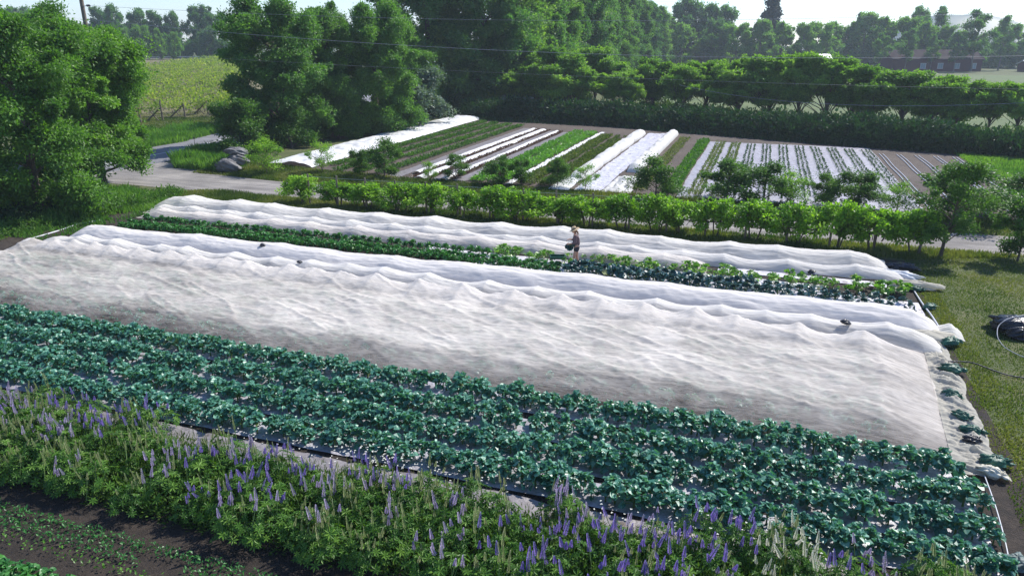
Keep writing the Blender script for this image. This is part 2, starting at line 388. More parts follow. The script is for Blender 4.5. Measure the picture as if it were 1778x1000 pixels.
def make_tree(seed, H, base, rx, nclump, per, cr, L, bark, leafm, profile='round', trunk_r=.22, flat=.75, droop=.15, nlimb=18, lean=0, nlobe=0):
    """trunk + crown meshes. Crown: leaf clumps spread over and through the crown volume"""
    rs = np.random.RandomState(seed)
    ch = H - base
    cl = []
    lob = rs.rand(8) * 6.28
    def width(h):
        if profile == 'round': return math.sqrt(max(0, 1 - (2 * (h - .42) / (1.16 if h > .42 else .95)) ** 2)) if abs(2 * (h - .42)) < 1.16 else 0
        if profile == 'oval': return math.sin(math.pi * min(1, h * .88 + .12)) ** .6
        if profile == 'column': return (1 - h) ** .45 * min(1, h * 6 + .5)
        if profile == 'cone': return (1 - h) ** .85
        if profile == 'umbrella': return math.sqrt(max(0, 1 - h * h))
        if profile == 'bush': return math.sqrt(max(0, 1 - (h * .96) ** 2)) * (.75 + .25 * min(1, h * 3))
        return 1
    nl = nlobe or max(7, nclump // 9); lb = []
    while len(lb) < nl:
        k = len(lb); h = (k + rs.rand()) / nl * .96; h = .15 + .8 * h if profile == 'umbrella' else h
        a = k * 2.4 + rs.rand() * .9; w_ = width(h)
        q = rs.uniform(.35, .9) if profile != 'umbrella' else rs.uniform(.1, .85)
        lb.append((rx * w_ * q * math.cos(a), rx * w_ * q * math.sin(a), base + ch * h, rx * rs.uniform(.24, .42) * (.55 + .6 * w_)))
    for k in range(nclump):
        x, y, z, lr = lb[k % nl]
        d_ = rs.normal(size=3); d_ /= np.linalg.norm(d_); q = lr * rs.rand() ** .4
        p = np.array([x, y, z]) + d_ * q * np.array([1, 1, .7 if profile != 'umbrella' else .4])
        p[2] = max(p[2], base * .8 + cr * .3); p[2] = min(p[2], H - cr * .3)
        c_ = cr * rs.uniform(.6, 1.2)
        if k % 7 == 3: p = np.array([p[0] * 1.16, p[1] * 1.16, p[2] + .03 * H * (p[2] > .5 * H)]); c_ *= .55
        cl.append((*p, c_))
    cl = np.array(cl); cl[:, 0] += lean * (cl[:, 2] / H) * rx
    tr = MB()
    z = np.linspace(0, H * (.86 if profile in ('cone', 'column') else .7), 9)
    wob = np.cumsum(rs.normal(size=(9, 2)) * .035 * H / 9, 0)
    tx = lean * (z / H) * rx
    T = np.stack([wob[:, 0] + tx, wob[:, 1], z], -1); T[0, :2] = 0
    rad = trunk_r * (1 - z / z[-1] * .78); rad[0] *= 1.35
    T[0, 2] = -.15
    tr.tube(T, rad, 7)
    far = cl[rs.permutation(len(cl))[:nlimb]]
    for c in far:
        zb = max(base * .6, min(z[-1] * .95, c[2] - rs.uniform(.25, .6) * math.hypot(c[0], c[1]) - .2))
        if profile == 'umbrella': zb = base * rs.uniform(.3, .8)
        b0 = np.array([np.interp(zb, z, T[:, 0]), np.interp(zb, z, T[:, 1]), zb]); e = c[:3]
        mid = (b0 + e) / 2 + np.array([0, 0, .12 * np.linalg.norm(e - b0)]) + rs.normal(size=3) * .06 * np.linalg.norm(e - b0)
        t = np.linspace(0, 1, 6)[:, None]
        P = (1 - t) ** 2 * b0 + 2 * t * (1 - t) * mid + t * t * e
        tr.tube(P, np.linspace(trunk_r * .38, trunk_r * .07, 6), 5)
    cr_ = MB()
    n = per * len(cl)
    ci = np.repeat(np.arange(len(cl)), per)
    d = rdir(rs, n); d[:, 2] = np.where(rs.rand(n) < .35, np.abs(d[:, 2]), d[:, 2])
    rad = cl[ci, 3] * np.clip(rs.normal(.66, .27, n), .05, 1.3)
    # ragged: stretch each clump along a random direction
    ow = cl[:, :3] - [0, 0, base + ch * .3]; st = unit(unit(ow) + rdir(rs, len(cl)) * .6) * rs.uniform(.1, 1.0, (len(cl), 1))
    P = cl[ci, :3] + d * rad[:, None] * np.array([1, 1, flat]) + st[ci] * (np.sum(d * st[ci], 1) * rad)[:, None]
    nrm = unit(d * .55 + np.array([0, 0, .65]) + rs.normal(size=(n, 3)) * .45)
    dr = unit(d + rs.normal(size=(n, 3)) * .8 - np.array([0, 0, droop]))
    ct = np.clip(rs.normal(.46, .14, len(cl)), .1, .9)
    tint = np.clip(ct[ci] + rs.normal(size=n) * .14, 0, 1)
    sz = L * rs.uniform(.65, 1.3, n)
    leaves(cr_, P, dr, nrm, sz, sz * .62, tint)
    return tr.mesh('trunk', bark), cr_.mesh('crown', leafm)

def plant_tree(meshes, name, label, cat, u, v, rz=0, scl=1, group=None, z=None):
    t = thing(name, label, cat, (u, v, float(terrain(u, v)) if z is None else z), rz, group, scl)
    link('trunk', meshes[0], t); link('crown', meshes[1], t)
    return t
def spot(px, py): u, v = ground(px, py); return u, v
def tree_at(meshes, mh, name, label, cat, px, F, topy, rz=0, group=None, wide=1.0):
    """stand a tree of modelled height mh at picture column px and forward distance F with its top at row topy"""
    x, y, z = at_f(px, topy, F)
    # base on the terrain straight below
    g = float(terrain(x, y)); s = max(.2, (z - g) / mh)
    return plant_tree(meshes, name, label, cat, x, y, rz, (s * wide, s * wide, s))

rs = np.random.RandomState(5)

# --- big broadleaf trees at left by the road and behind the driveway
mA = make_tree(11, 10.5, 1.7, 4.3, 190, 620, .78, .18, M['bark'], M['maple'], 'round', .28, .7)
mB = make_tree(12, 10.5, .4, 4.5, 190, 620, .80, .18, M['bark'], M['maple'], 'round', .3, .7)
tree_at(mA, 10.3, 'broadleaf_tree', 'full green broadleaf tree by the road at left, its right side overhanging the road', 'tree', 128, 46, 48, 0, wide=1.0)
tree_at(mB, 10.3, 'broadleaf_tree', 'dark green broadleaf tree nearest the left corner of the net-covered field', 'tree', 5, 38, 42, 1.2, wide=1.0)
tree_at(mA, 10.3, 'broadleaf_tree', 'broadleaf tree behind the two by the road, only its top showing above them', 'tree', 60, 56, 22, 2.6, wide=.9)
mC = make_tree(13, 14, .5, 5.2, 240, 620, .9, .23, M['bark'], M['locust'], 'round', .32, .75)
mC2 = make_tree(14, 14, .4, 4.8, 240, 620, .9, .23, M['bark'], M['locust'], 'oval', .3, .75)
tree_at(mC, 13.9, 'broadleaf_tree', 'tall round crowned tree behind the stacked boulders', 'tree', 462, 66, -2, .4, wide=1.0)
tree_at(mC2, 13.9, 'broadleaf_tree', 'tall tree right of the one behind the boulders, lighter crown', 'tree', 560, 72, 16, 1.4, wide=.85)
tree_at(mC2, 13.9, 'broadleaf_tree', 'darker tree filling the gap behind the two tall trees by the boulders', 'tree', 515, 84, 24, 2.2, wide=1.0)
tree_at(mC2, 13.9, 'broadleaf_tree', 'dark tree between the sunlit tree and the windbreak', 'tree', 690, 88, 26, 5.2, wide=.9)
tree_at(mC, 13.9, 'broadleaf_tree', 'sunlit broadleaf tree left of the dark windbreak', 'tree', 645, 74, 10, 3.4, wide=.95)
mS = make_tree(15, 4.5, .1, 2.6, 80, 200, .7, .20, M['bark'], M['orchard'], 'bush', .12, .8)
mS2 = make_tree(16, 4.5, .1, 2.6, 80, 200, .7, .20, M['greybark'], M['silver'], 'bush', .12, .8)
for px, F, ty, lab in ((410, 59, 178, 'pale green shrub at the foot of the tall tree beside the boulders'),
                       (500, 64, 186, 'dark shrub under the tall trees left of the white fleece strip'),
                       (585, 70, 178, 'shrub under the sunlit tree at the edge of the back field'),
                       (665, 76, 168, 'green shrub below the sunlit tree left of the dark windbreak')):
    tree_at(mS, 4.4, 'shrub', lab, 'shrub', px, F, ty, px)
tree_at(mS2, 4.4, 'shrub', 'silvery leaved shrub at the dark foot of the windbreak', 'shrub', 730, 80, 128, 2, wide=1.15)

# --- windbreak: one row of tall trees running away from the camera
mP = [make_tree(20 + k, 24, [1.2, 2.5, 3.2][k], [6.0, 5.2, 4.8][k], 420, 300, 1.15, .33, M['bark'], M['poplar' if k != 1 else 'poplar_light'], 'column' if k else 'oval', .4, .8, nlimb=26) for k in range(3)]
wb = [(-42, 88, 1.05, 0, 0), (-36.5, 93, 1.1, 0, 2), (-33.5, 101, 1.12, 1, 1), (-33.2, 108, 1.05, 2, 3), (-33, 116, 1.05, 1, 5), (-33, 124, 1.0, 2, 0), (-33, 133, .98, 0, 4), (-33, 143, .94, 1, 2), (-33, 154, .9, 2, 1), (-33, 166, .88, 1, 3), (-33, 180, .84, 2, 5), (-33, 196, .8, 1, 0), (-33, 213, .78, 2, 2), (-33, 232, .76, 1, 4)]
ordn = ['first', 'second', 'third', 'fourth', 'fifth', 'sixth', 'seventh', 'eighth', 'ninth', 'tenth', 'eleventh', 'twelfth', 'thirteenth', 'fourteenth', 'fifteenth', 'sixteenth', 'seventeenth', 'eighteenth', 'nineteenth', 'twentieth', 'twenty-first', 'twenty-second']
for i, (u, v, s, k, rz) in enumerate(wb):
    plant_tree(mP[k], 'windbreak_tree', 'towering dark green tree, %s from the near end of the windbreak row' % ordn[i], 'tree', u, v, rz, s, 'trees of the receding windbreak')

# --- sumac row behind the back field
mU = [make_tree(30 + k, 7, [2.2, 1.8, 2.5, 1.6, 2.7][k], [4.4, 3.6, 4.9, 4.2, 3.8][k], 170, 260, .62, .27, M['bark'], M['sumac'], 'umbrella', .13, .5, .3, 26, [0, .12, -.1, .08, -.15][k], 14) for k in range(5)]
su = [(885, 96, 128), (935, 96, 96), (985, 92, 84), (1035, 98, 88), (1088, 91, 128), (1140, 93, 104), (1185, 87, 118), (1235, 90, 106), (1290, 86, 104), (1345, 84, 100), (1400, 82, 98), (1448, 80, 106), (1490, 84, 118), (1530, 77, 122), (1580, 75, 122), (1630, 74, 136), (1680, 72, 140), (1730, 71, 144), (1785, 70, 148), (1000, 90, 118), (1065, 97, 112)]
for i, (px, F, ty) in enumerate(su):
    x, y, z = at_f(px, ty, F)
    s = z / 6.9
    lab = 'flat topped sumac tree, %s from the left of the row behind the back field' % ordn[i] if i < 19 else ['low sumac tree in front of the tallest sumacs at the left of the row', 'low sumac crown in the dip between the left sumacs'][i - 19]
    plant_tree(mU[(i * 3 + i // 5) % 5], 'sumac_tree', lab, 'tree', x, y, i * 1.7, (s * rs.uniform(.85, 1.2), s * rs.uniform(.85, 1.2), s * rs.uniform(.96, 1.04)), 'sumac trees behind the back field')

# --- undergrowth band below the sumacs and windbreak
def clumps(name, path, width, n, h, L, leafm, label, cat, seed, per=26, W=.5, upright=.3, hvar=.5):
    rs = np.random.RandomState(seed); path = np.array(path, float)
    seg = np.linalg.norm(np.diff(path, axis=0), axis=1); cum = np.concatenate([[0], np.cumsum(seg)])
    s = rs.rand(n) * cum[-1]
    X = np.interp(s, cum, path[:, 0]); Y = np.interp(s, cum, path[:, 1])
    off = rs.uniform(-.5, .5, n) * width
    dx = np.interp(s, cum[:-1], np.diff(path[:, 0]) / seg); dy = np.interp(s, cum[:-1], np.diff(path[:, 1]) / seg)
    X = X - dy * off; Y = Y + dx * off
    hh = h * (1 - hvar * rs.rand(n)) * (.75 + .5 * vnoise(X * .35, Y * .35, seed)) * np.sqrt(np.clip(1 - (2 * off / width) ** 2, .12, 1))
    z = rs.rand(n) ** .7 * hh
    ci = np.repeat(np.arange(n), per)
    d = rdir(rs, n * per)
    P = np.stack([X, Y, z + terrain(X, Y)], -1)[ci] + d * (.32 * h ** .5) * rs.rand(n * per, 1)
    P[:, 2] = np.maximum(P[:, 2], .03)
    nrm = unit(d * .5 + rs.normal(size=d.shape) * .4 + [0, 0, .7]); dr = unit(d + [0, 0, upright])
    sz = L * rs.uniform(.6, 1.3, len(P))
    mb = MB(); leaves(mb, P, dr, nrm, sz, sz * W, np.clip(rs.normal(.45, .12, n)[ci] + rs.normal(size=len(P)) * .12, 0, 1))
    return tag(link(name, mb.mesh(name, leafm)), label, cat, kind='stuff')
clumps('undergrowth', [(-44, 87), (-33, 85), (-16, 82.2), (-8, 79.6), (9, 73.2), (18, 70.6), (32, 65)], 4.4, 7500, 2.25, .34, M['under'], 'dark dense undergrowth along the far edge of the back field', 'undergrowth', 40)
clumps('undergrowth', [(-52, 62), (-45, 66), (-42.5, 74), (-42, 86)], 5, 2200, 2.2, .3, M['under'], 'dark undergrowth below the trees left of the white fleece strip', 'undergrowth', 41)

clumps('meadow_growth', [(-30, 98), (-12, 94), (9, 82), (24, 74), (34, 68)], 8, 3000, 1.7, .32, M['lupdark'], 'sunlit rank growth behind the trunks of the sumacs', 'undergrowth', 42)
# --- distant tree lines
mD = [make_tree(50 + k, 16, 1.5, [6.4, 7.4, 5.4, 6.6][k], 120, 150, 1.25, .62, M['greybark'], M[['distant', 'distant', 'distant_dark', 'distant_dark'][k]], ['round', 'bush', 'oval', 'round'][k], .35, .8, nlimb=16) for k in range(4)]
mOpen = make_tree(56, 18, 5, 4.6, 85, 80, 1.15, .6, M['greybark'], M['distant_dark'], 'oval', .3, .8, nlimb=40)
mFir = make_tree(57, 26, 1.5, 5.0, 260, 90, 1.1, .8, M['bark'], M['fir'], 'cone', .4, .35, .8, 20)
far_left = [(170, 262, 18, 2, .8, 'rounded tree just right of the leaning utility pole, far beyond the vineyard'),
            (192, 250, 12, 3, .6, 'tall rounded tree in the far row beyond the vineyard, second from the pole'),
            (212, 240, 52, 1, .55, 'low bushy tree beside the distant grey roof'),
            (236, 262, 20, 2, .8, 'pointed dark tree left of centre in the far row beyond the vineyard'),
            (240, 236, 44, 0, .75, 'broad green tree in front of the pointed dark tree beyond the vineyard'),
            (267, 262, 24, 2, .8, 'dark tree behind the pale bushy ones beyond the vineyard'),
            (272, 238, 52, 1, .6, 'pale green bushy tree in the middle of the row beyond the vineyard'),
            (300, 236, 58, 1, .6, 'small yellowish bushy tree beyond the right of the vineyard'),
            (297, 262, 25, 2, .65, 'slim dark tree standing above the small yellowish one beyond the vineyard'),
            (342, 262, 13, 3, .75, 'tall dark tree at the right end of the row beyond the vineyard'),
            (375, 255, 26, 3, .9, 'dark tree partly hidden by the big tree behind the boulders'),
            (90, 262, 26, 2, .9, 'far tree showing over the left broadleaf trees'),
            (55, 262, 16, 3, .9, 'thin topped far tree at the left edge of the row beyond the vineyard'),
            (15, 262, 18, 2, .9, 'far tree at the extreme left of the skyline')]
for i, (px, F, ty, k, wd, lab) in enumerate(far_left):
    tree_at(mD[k], 15.8, 'distant_tree', lab, 'tree', px, F, ty, i * 1.3, wide=wd)
far_right = [(1120, 262, 22, 2, .8), (1150, 268, 30, 0, 1), (1195, 262, 2, 2, .8), (1188, 250, 42, 0, .9), (1225, 262, 10, 3, .7), (1262, 262, 16, 2, .8), (1245, 250, 36, 3, .8), (1283, 246, 42, 0, .9), (1325, 246, 38, 1, .9), (1362, 250, 40, 0, .85), (1395, 246, 44, 1, .8), (1425, 250, 40, 0, .9), (1452, 256, 40, 0, .8), (1475, 262, 48, 2, .7), (1508, 258, 26, 1, .9), (1540, 256, 32, 0, 1.0), (1575, 250, 34, 1, 1.0), (1600, 262, 18, 2, .6), (1612, 242, 40, 0, .8), (1645, 246, 48, 1, .8), (1672, 262, 56, 1, .7), (1560, 236, 76, 0, .7), (1735, 262, 50, 1, .8), (1775, 256, 44, 0, .9), (1815, 256, 40, 1, 1)]
for i, (px, F, ty, k, wd) in enumerate(far_right):
    lab = 'mid green tree in the far belt behind the sumacs, %s' % (ordn[i] + ' from the windbreak' if i < 22 else ['right of the barn', 'behind the white roofed shed', 'last at the right edge'][i - 22])
    tree_at(mD[k], 15.8, 'distant_tree', lab, 'tree', px, F, ty, i * 2.1, 'trees of the far belt', wide=wd)
tree_at(mOpen, 17.8, 'distant_tree', 'airy open crowned tree on the skyline left of the faint blue hill', 'tree', 1632, 252, 14, .5, wide=.9)
tree_at(mOpen, 17.8, 'distant_tree', 'tall airy dark tree standing before the red barn', 'tree', 1706, 226, 20, 2.2, wide=1.0)
tree_at(mOpen, 17.8, 'distant_tree', 'airy tree right of the tall dark one by the barn', 'tree', 1752, 236, 30, 4.0, wide=.9)
for px, F, ty, wd, lab in ((1535, 224, 60, .95, 'left end of the red barn'), (1582, 226, 52, .9, 'left half of the red barn roof'), (1625, 227, 62, .8, 'middle of the red barn roof'), (1668, 224, 58, .9, 'right half of the red barn roof')):
    tree_at(mOpen, 17.8, 'distant_tree', 'low open tree standing in front of the ' + lab, 'tree', px, F, ty, px, wide=wd)
tree_at(mFir, 25.6, 'fir_tree', 'big dark fir rising above the far belt of trees', 'tree', 1345, 262, -22, 0, wide=1.0)
tree_at(mFir, 25.6, 'fir_tree', 'small dark fir spire above the far belt of trees', 'tree', 1494, 275, 24, 1, wide=.45)

def fline(ps): return [at_f(px, 100, F)[:2] for px, F in ps]
clumps('far_wood_edge', fline([(1100, 258), (1300, 256), (1480, 252), (1600, 250), (1700, 256), (1860, 256)]), 8, 1500, 9, .8, M['distant_dark'], 'shrubs and low growth between the trunks of the far belt', 'woodland edge', 47, 30, .6)
clumps('far_wood_edge', fline([(120, 256), (260, 254), (420, 252)]), 7, 700, 7, .8, M['distant_dark'], 'low growth under the far trees beyond the vineyard', 'woodland edge', 48, 30, .6)
# --- barn, sheds, distant roofs
def gable(name, label, cat, u, v, rz, L, D, hw, hr, wallm, roofm, wins=(), g=0, group=None):
    t = thing(name, label, cat, (u, v, g), rz, group)
    wl = MB()
    V = [[-L / 2, -D / 2, 0], [L / 2, -D / 2, 0], [L / 2, D / 2, 0], [-L / 2, D / 2, 0], [-L / 2, -D / 2, hw], [L / 2, -D / 2, hw], [L / 2, D / 2, hw], [-L / 2, D / 2, hw], [-L / 2, 0, hr], [L / 2, 0, hr]]
    wl.add(V, [[0, 1, 5, 4], [2, 3, 7, 6]]); wl.add(V, [[1, 2, 6, 5], [3, 0, 4, 7]]); wl.add(V, [[5, 6, 9], [7, 4, 8]])
    link('wall', wl.mesh('wall', wallm), t)
    rf = MB(); o = .5; th = .18; k = (hr - hw) / (D / 2)
    for s in (-1, 1):
        a = [[-L / 2 - o, s * (D / 2 + o), hw - k * o + .03], [L / 2 + o, s * (D / 2 + o), hw - k * o + .03], [L / 2 + o, 0, hr + .03], [-L / 2 - o, 0, hr + .03]]
        b = [[x, y, z + th] for x, y, z in a]
        rf.add(a + b, [[0, 1, 2, 3], [4, 5, 6, 7], [0, 1, 5, 4], [1, 2, 6, 5], [2, 3, 7, 6], [3, 0, 4, 7]])
    link('roof', rf.mesh('roof', roofm), t)
    for (x, z, w_, h_) in wins:
        f = MB()
        for dx, dz, a, b in ((0, h_ / 2, w_ + .24, .14), (0, -h_ / 2, w_ + .24, .14), (w_ / 2, 0, .14, h_), (-w_ / 2, 0, .14, h_), (0, 0, .07, h_)):
            f.box((x + dx, -D / 2 - .05, z + dz), (a, .12, b))
        wn = link('window', f.mesh('window', M['frame']), t)
        link('pane', MB().box((x, -D / 2 - .02, z), (w_ - .02, .03, h_ - .02)).mesh('pane', M['pane']), wn)
    return t
M['barn'] = plain('barn_red', (.06, .012, .016), .9, .3, 1.5, bmp=.2)
M['darkroof'] = plain('dark_roof', (.035, .024, .028), .9, .3, 1, spec=.1)
M['greyroof'] = plain('grey_roof', (.30, .31, .34), .7, .2, 1)
M['whiteroof'] = plain('white_roof', (.7, .72, .75), .5, .1, 1)
M['frame'] = plain('window_frame', (.5, .5, .52), .6, .1)
M['pane'] = plain('window_pane', (.20, .30, .34), .12, .15, 1)
bx, by, _ = at_f(1610, 120, 232)
gable('barn', 'long dark red barn with four small square windows, half hidden by trees', 'barn', bx, by, YAW, 27, 10, 3.6, 6.0, M['barn'], M['darkroof'], [(x, 1.6, 1.5, 1.5) for x in (1.0, 6.0, 11.0)] + [(-4.2, 1.6, 1.5, 1.5)])
x, y, _ = at_f(1790, 110, 225); gable('shed', 'white roofed shed at the right edge beside the barn', 'shed', x, y, YAW, 4, 5, 2.2, 3.1, M['barn'], M['whiteroof'])
x, y, _ = at_f(1428, 110, 240); gable('shed', 'small building with a white roof peeping over the sumacs', 'shed', x, y, YAW + .4, 4, 4, 3.2, 4.6, M['greyroof'], M['whiteroof'])
x, y, _ = at_f(212, 90, 255); gable('house', 'low house with a grey roof beyond the vineyard', 'house', x, y, YAW - .1, 12, 8, 2.6, 4.6, M['greyroof'], M['greyroof'], g=float(terrain(x, y)))

# guard rail of the far road behind the vineyard
M['rail'] = plain('galvanised_rail', (.55, .56, .58), .45, .1, 2)
x0, y0, _ = at_f(150, 93, 243); x1, y1, _ = at_f(420, 95, 243)
gr = thing('guard_rail', 'pale guard rail along the far road behind the vineyard', 'guard rail', (x0, y0, float(terrain(x0, y0))), math.atan2(y1 - y0, x1 - x0))
Lr = math.hypot(x1 - x0, y1 - y0)
link('rail', MB().box((Lr / 2, 0, .62), (Lr, .07, .32)).mesh('rail', M['rail']), gr)
pm = MB().box((0, .1, .3), (.14, .14, .75)).mesh('post', M['wood'])
for k in range(14): link('post', pm, gr, (Lr * (k + .5) / 14, 0, 0))
sheet('far_road', [at_f(140, 93, 244)[:2], at_f(430, 95, 244)[:2], at_f(430, 95, 251)[:2], at_f(140, 93, 251)[:2]], M['asphalt'], .05)
# faint blue hill on the horizon
hx, hy, _ = at_f(1655, 60, 1050)
hu, hv = np.meshgrid(np.linspace(-1, 1, 40), np.linspace(-1, 1, 24), indexing='ij')
hz = 44 * np.clip(1 - hu ** 2 - hv ** 2, 0, 1) ** .8 * (1 + .15 * fbm(hu * 3, hv * 3, 9)) - 1
tag(link('hills', MB().grid(hu * 135, hv * 90, hz).mesh('hills', M['under'], True), None, (hx, hy, 0), (0, 0, YAW)), kind='structure')

# --- vineyard beyond the road
def vine_mesh(seed, n=70, L=.3):
    rs = np.random.RandomState(seed); mb = MB()
    P = np.stack([rs.normal(0, .38, n), rs.normal(0, .55, n), .55 + rs.rand(n) ** .8 * 1.05], -1); d = rdir(rs, n)
    leaves(mb, P, d + [0, 0, .3], unit(d * .5 + [0, 0, .8]), L * rs.uniform(.7, 1.3, n), .24, np.clip(rs.normal(.5, .2, n), 0, 1))
    mb.tube([(0, 0, -.05), (.03, .05, .5), (0, -.02, .95)], [.05, .04, .025], 5, mat=1)
    for s in (-1, 1): mb.tube([(0, 0, .8), (.05, s * .5, .95), (0, s * .95, 1.0)], [.03, .02, .01], 4, mat=1)
    return mb.mesh('grape_vine', [M['vineyard'], M['bark']])
vm = [vine_mesh(60 + k) for k in range(5)]
cand = []
for r_ in range(60):
    for q in range(120):
        # rows run away from the camera, 2.6 m apart, vines 1.7 m apart
        f = 92 + q * 2.3; rr = -90 + r_ * 3.1
        x = rr * math.cos(YAW) - f * math.sin(YAW); y = rr * math.sin(YAW) + f * math.cos(YAW)
        px = 889 + FPX * rr / (f * math.cos(PITCH) + HC * math.sin(PITCH))
        if 150 < px < 425 and f < 238: cand.append((f, x + rs.normal() * .15, y + rs.normal() * .2, px))
cand.sort()
near = [c for c in cand if 185 < c[3] < 400][:300]; ns = set(near); restv = [c for c in cand if c not in ns]
for i, (f, x, y, px) in enumerate(near):
    tag(link('grape_vine', vm[i % 5], None, (x, y, float(terrain(x, y))), (0, 0, YAW + rs.normal() * .1), rs.uniform(.7, 1.35)), 'bushy yellow green grape vine in the near rows of the vineyard across the road', 'grape vine', 'grape vines nearest the road')
mb = MB()
for i, (f, x, y, px) in enumerate(restv):
    n = 34; P = np.stack([rs.normal(0, .5, n), rs.normal(0, .8, n), .5 + rs.rand(n) * 1.1], -1) + [x, y, float(terrain(x, y))]
    d = rdir(rs, n); leaves(mb, P, d + [0, 0, .3], unit(d * .5 + [0, 0, .8]), .5 * rs.uniform(.7, 1.3, n), .4, np.clip(rs.normal(.5, .2) + rs.normal(0, .15, n), 0, 1))
tag(link('grape_vines', mb.mesh('grape_vines', M['vineyard'])), 'grape vines of the farther rows climbing towards the guard rail', 'grape vines', kind='stuff')
# end post assemblies
for i, (px, py) in enumerate(((278, 210), (317, 204), (357, 199), (240, 214))):
    u, v = ground(px, py)
    t = thing('trellis_end_post', ['braced end post of the vineyard rows, %s' % s for s in ('tallest, nearest the road', 'second from the road', 'right of the other braced posts', 'half hidden by the left tree')][i], 'trellis post', (u, v, 0), YAW, 'end posts of the vineyard trellis')
    link('post', MB().tube([(.35, 0, -.1), (.3, 0, 2.3 if i == 0 else 1.7)], [.11, .10], 8).mesh('post', M['wood']), t)
    link('brace', MB().tube([(-1.5, 0, 0), (.2, 0, 1.45)], [.09, .08], 7).mesh('brace', M['wood']), t)
    link('brace', MB().tube([(-.1, -.1, 0), (-1.1, .1, 1.1)], [.06, .05], 6).mesh('brace', M['wood']), t)
    cb = MB(); n = 110; P = np.stack([rs.normal(-.5, .5, n), rs.normal(0, .5, n), 1.0 + rs.rand(n) * .9], -1); d = rdir(rs, n)
    leaves(cb, P, d, unit(d * .5 + [0, 0, .8]), .3, .24, np.clip(rs.normal(.45, .15, n), 0, 1)); 
    link('vine_foliage', cb.mesh('vine_foliage', M['vineyard']), t)

# --- hedge of trellised bushes along the driveway
def bush_mesh(seed, wid, h, lo):
    rs = np.random.RandomState(seed); cr_ = MB(); ncl = 60; per = 62
    c = np.stack([rs.uniform(-1, 1, ncl) * wid * .5, rs.normal(0, .36, ncl), lo + rs.rand(ncl) ** .8 * (h - lo)], -1)
    c[:, 0] *= 1 - .35 * ((c[:, 2] - lo) / (h - lo)) ** 2
    ci = np.repeat(np.arange(ncl), per); d = rdir(rs, ncl * per); rr = rs.uniform(.18, .34, ncl)[ci] * rs.rand(len(ci)) ** .4
    P = c[ci] + d * rr[:, None]; nrm = unit(d * .5 + [0, 0, .6] + rs.normal(size=d.shape) * .4)
    sz = .14 * rs.uniform(.6, 1.4, len(P)); leaves(cr_, P, d + rs.normal(size=d.shape) * .7, nrm, sz, sz * .85, np.clip(rs.normal(.5, .15, ncl)[ci] + rs.normal(size=len(P)) * .14, 0, 1))
    tr = MB()
    for k in range(3):
        x = rs.uniform(-.3, .3) * wid; P = [(x * .4, 0, -.05), (x * .7, rs.normal() * .05, lo * .9), (x, 0, lo + .5), (x * 1.4, rs.normal() * .1, h * .8)]
        tr.tube(P, [.05, .04, .03, .012], 6)
    for k in range(10):
        e = c[rs.randint(ncl)]; tr.tube([(e[0] * .4, 0, lo * .8), (e[0] * .75, e[1] * .5, (lo + e[2]) / 2 + .1), tuple(e)], [.022, .014, .005], 4)
    return tr.mesh('trunk', M['bark']), cr_.mesh('crown', M['vineleaf'])
bm_ = [bush_mesh(70 + k, w_, h, lo) for k, (w_, h, lo) in enumerate(((2.2, 2.05, .75), (2.4, 1.9, .6), (2.0, 2.2, .85), (2.5, 1.95, .5)))]
hp = [(548, 346, 300, 'leftmost trellised bush, bright yellow green, at the bend of the driveway'),
      (610, 352, 306, None), (655, 356, 312, None), (712, 362, 316, None), (760, 366, 318, None), (815, 372, 322, None), (872, 378, 326, None), (905, 384, 334, None),
      (968, 388, 336, None), (1022, 394, 340, None), (1082, 398, 342, None), (1140, 404, 342, None), (1182, 408, 346, None), (1240, 412, 350, None), (1305, 420, 352, None), (1378, 424, 352, None), (1450, 432, 360, None), (1515, 438, 364, None), (1592, 446, 374, 'rightmost trellised bush beside the leaning orchard tree')]
for i, (px, by_, ty, lab) in enumerate(hp):
    u, v = ground(px, by_ - 2); s = (top_z(u, v, ty) / [2.2, 2.05, 2.35, 2.1][i % 4])
    t = thing('trellis_bush', lab or 'leafy bright green bush on the trellis by the driveway, %s from the left' % ordn[i], 'bush', (u, 35.1 + rs.normal() * .08, 0), rs.choice([0, math.pi]) + rs.normal() * .06, 'bushes along the driveway trellis', (rs.uniform(.68, 1.08), 1.0, s * rs.uniform(.88, 1.10)))
    link('trunk', bm_[i % 4][0], t); link('crown', bm_[i % 4][1], t)
# the trellis fence itself
tf = thing('trellis_fence', 'low wooden rail and wire trellis carrying the hedge of bushes', 'fence', (-24.5, 35.1, 0))
pmesh = MB().tube([(0, 0, -.1), (0, 0, 1.75)], [.055, .05], 7).mesh('post', M['wood'])
for k in range(18): link('post', pmesh, tf, (k * 1.86, 0, 0), (rs.normal() * .02, rs.normal() * .02, 0))
for zz, r_ in ((.72, .035), (1.15, .006), (1.6, .006)):
    link('rail' if r_ > .01 else 'wire', MB().tube([(k * 1.86, .06, zz + rs.normal() * .015) for k in range(18)], r_, 5).mesh('rail', M['wood'] if r_ > .01 else M['rail']), tf)

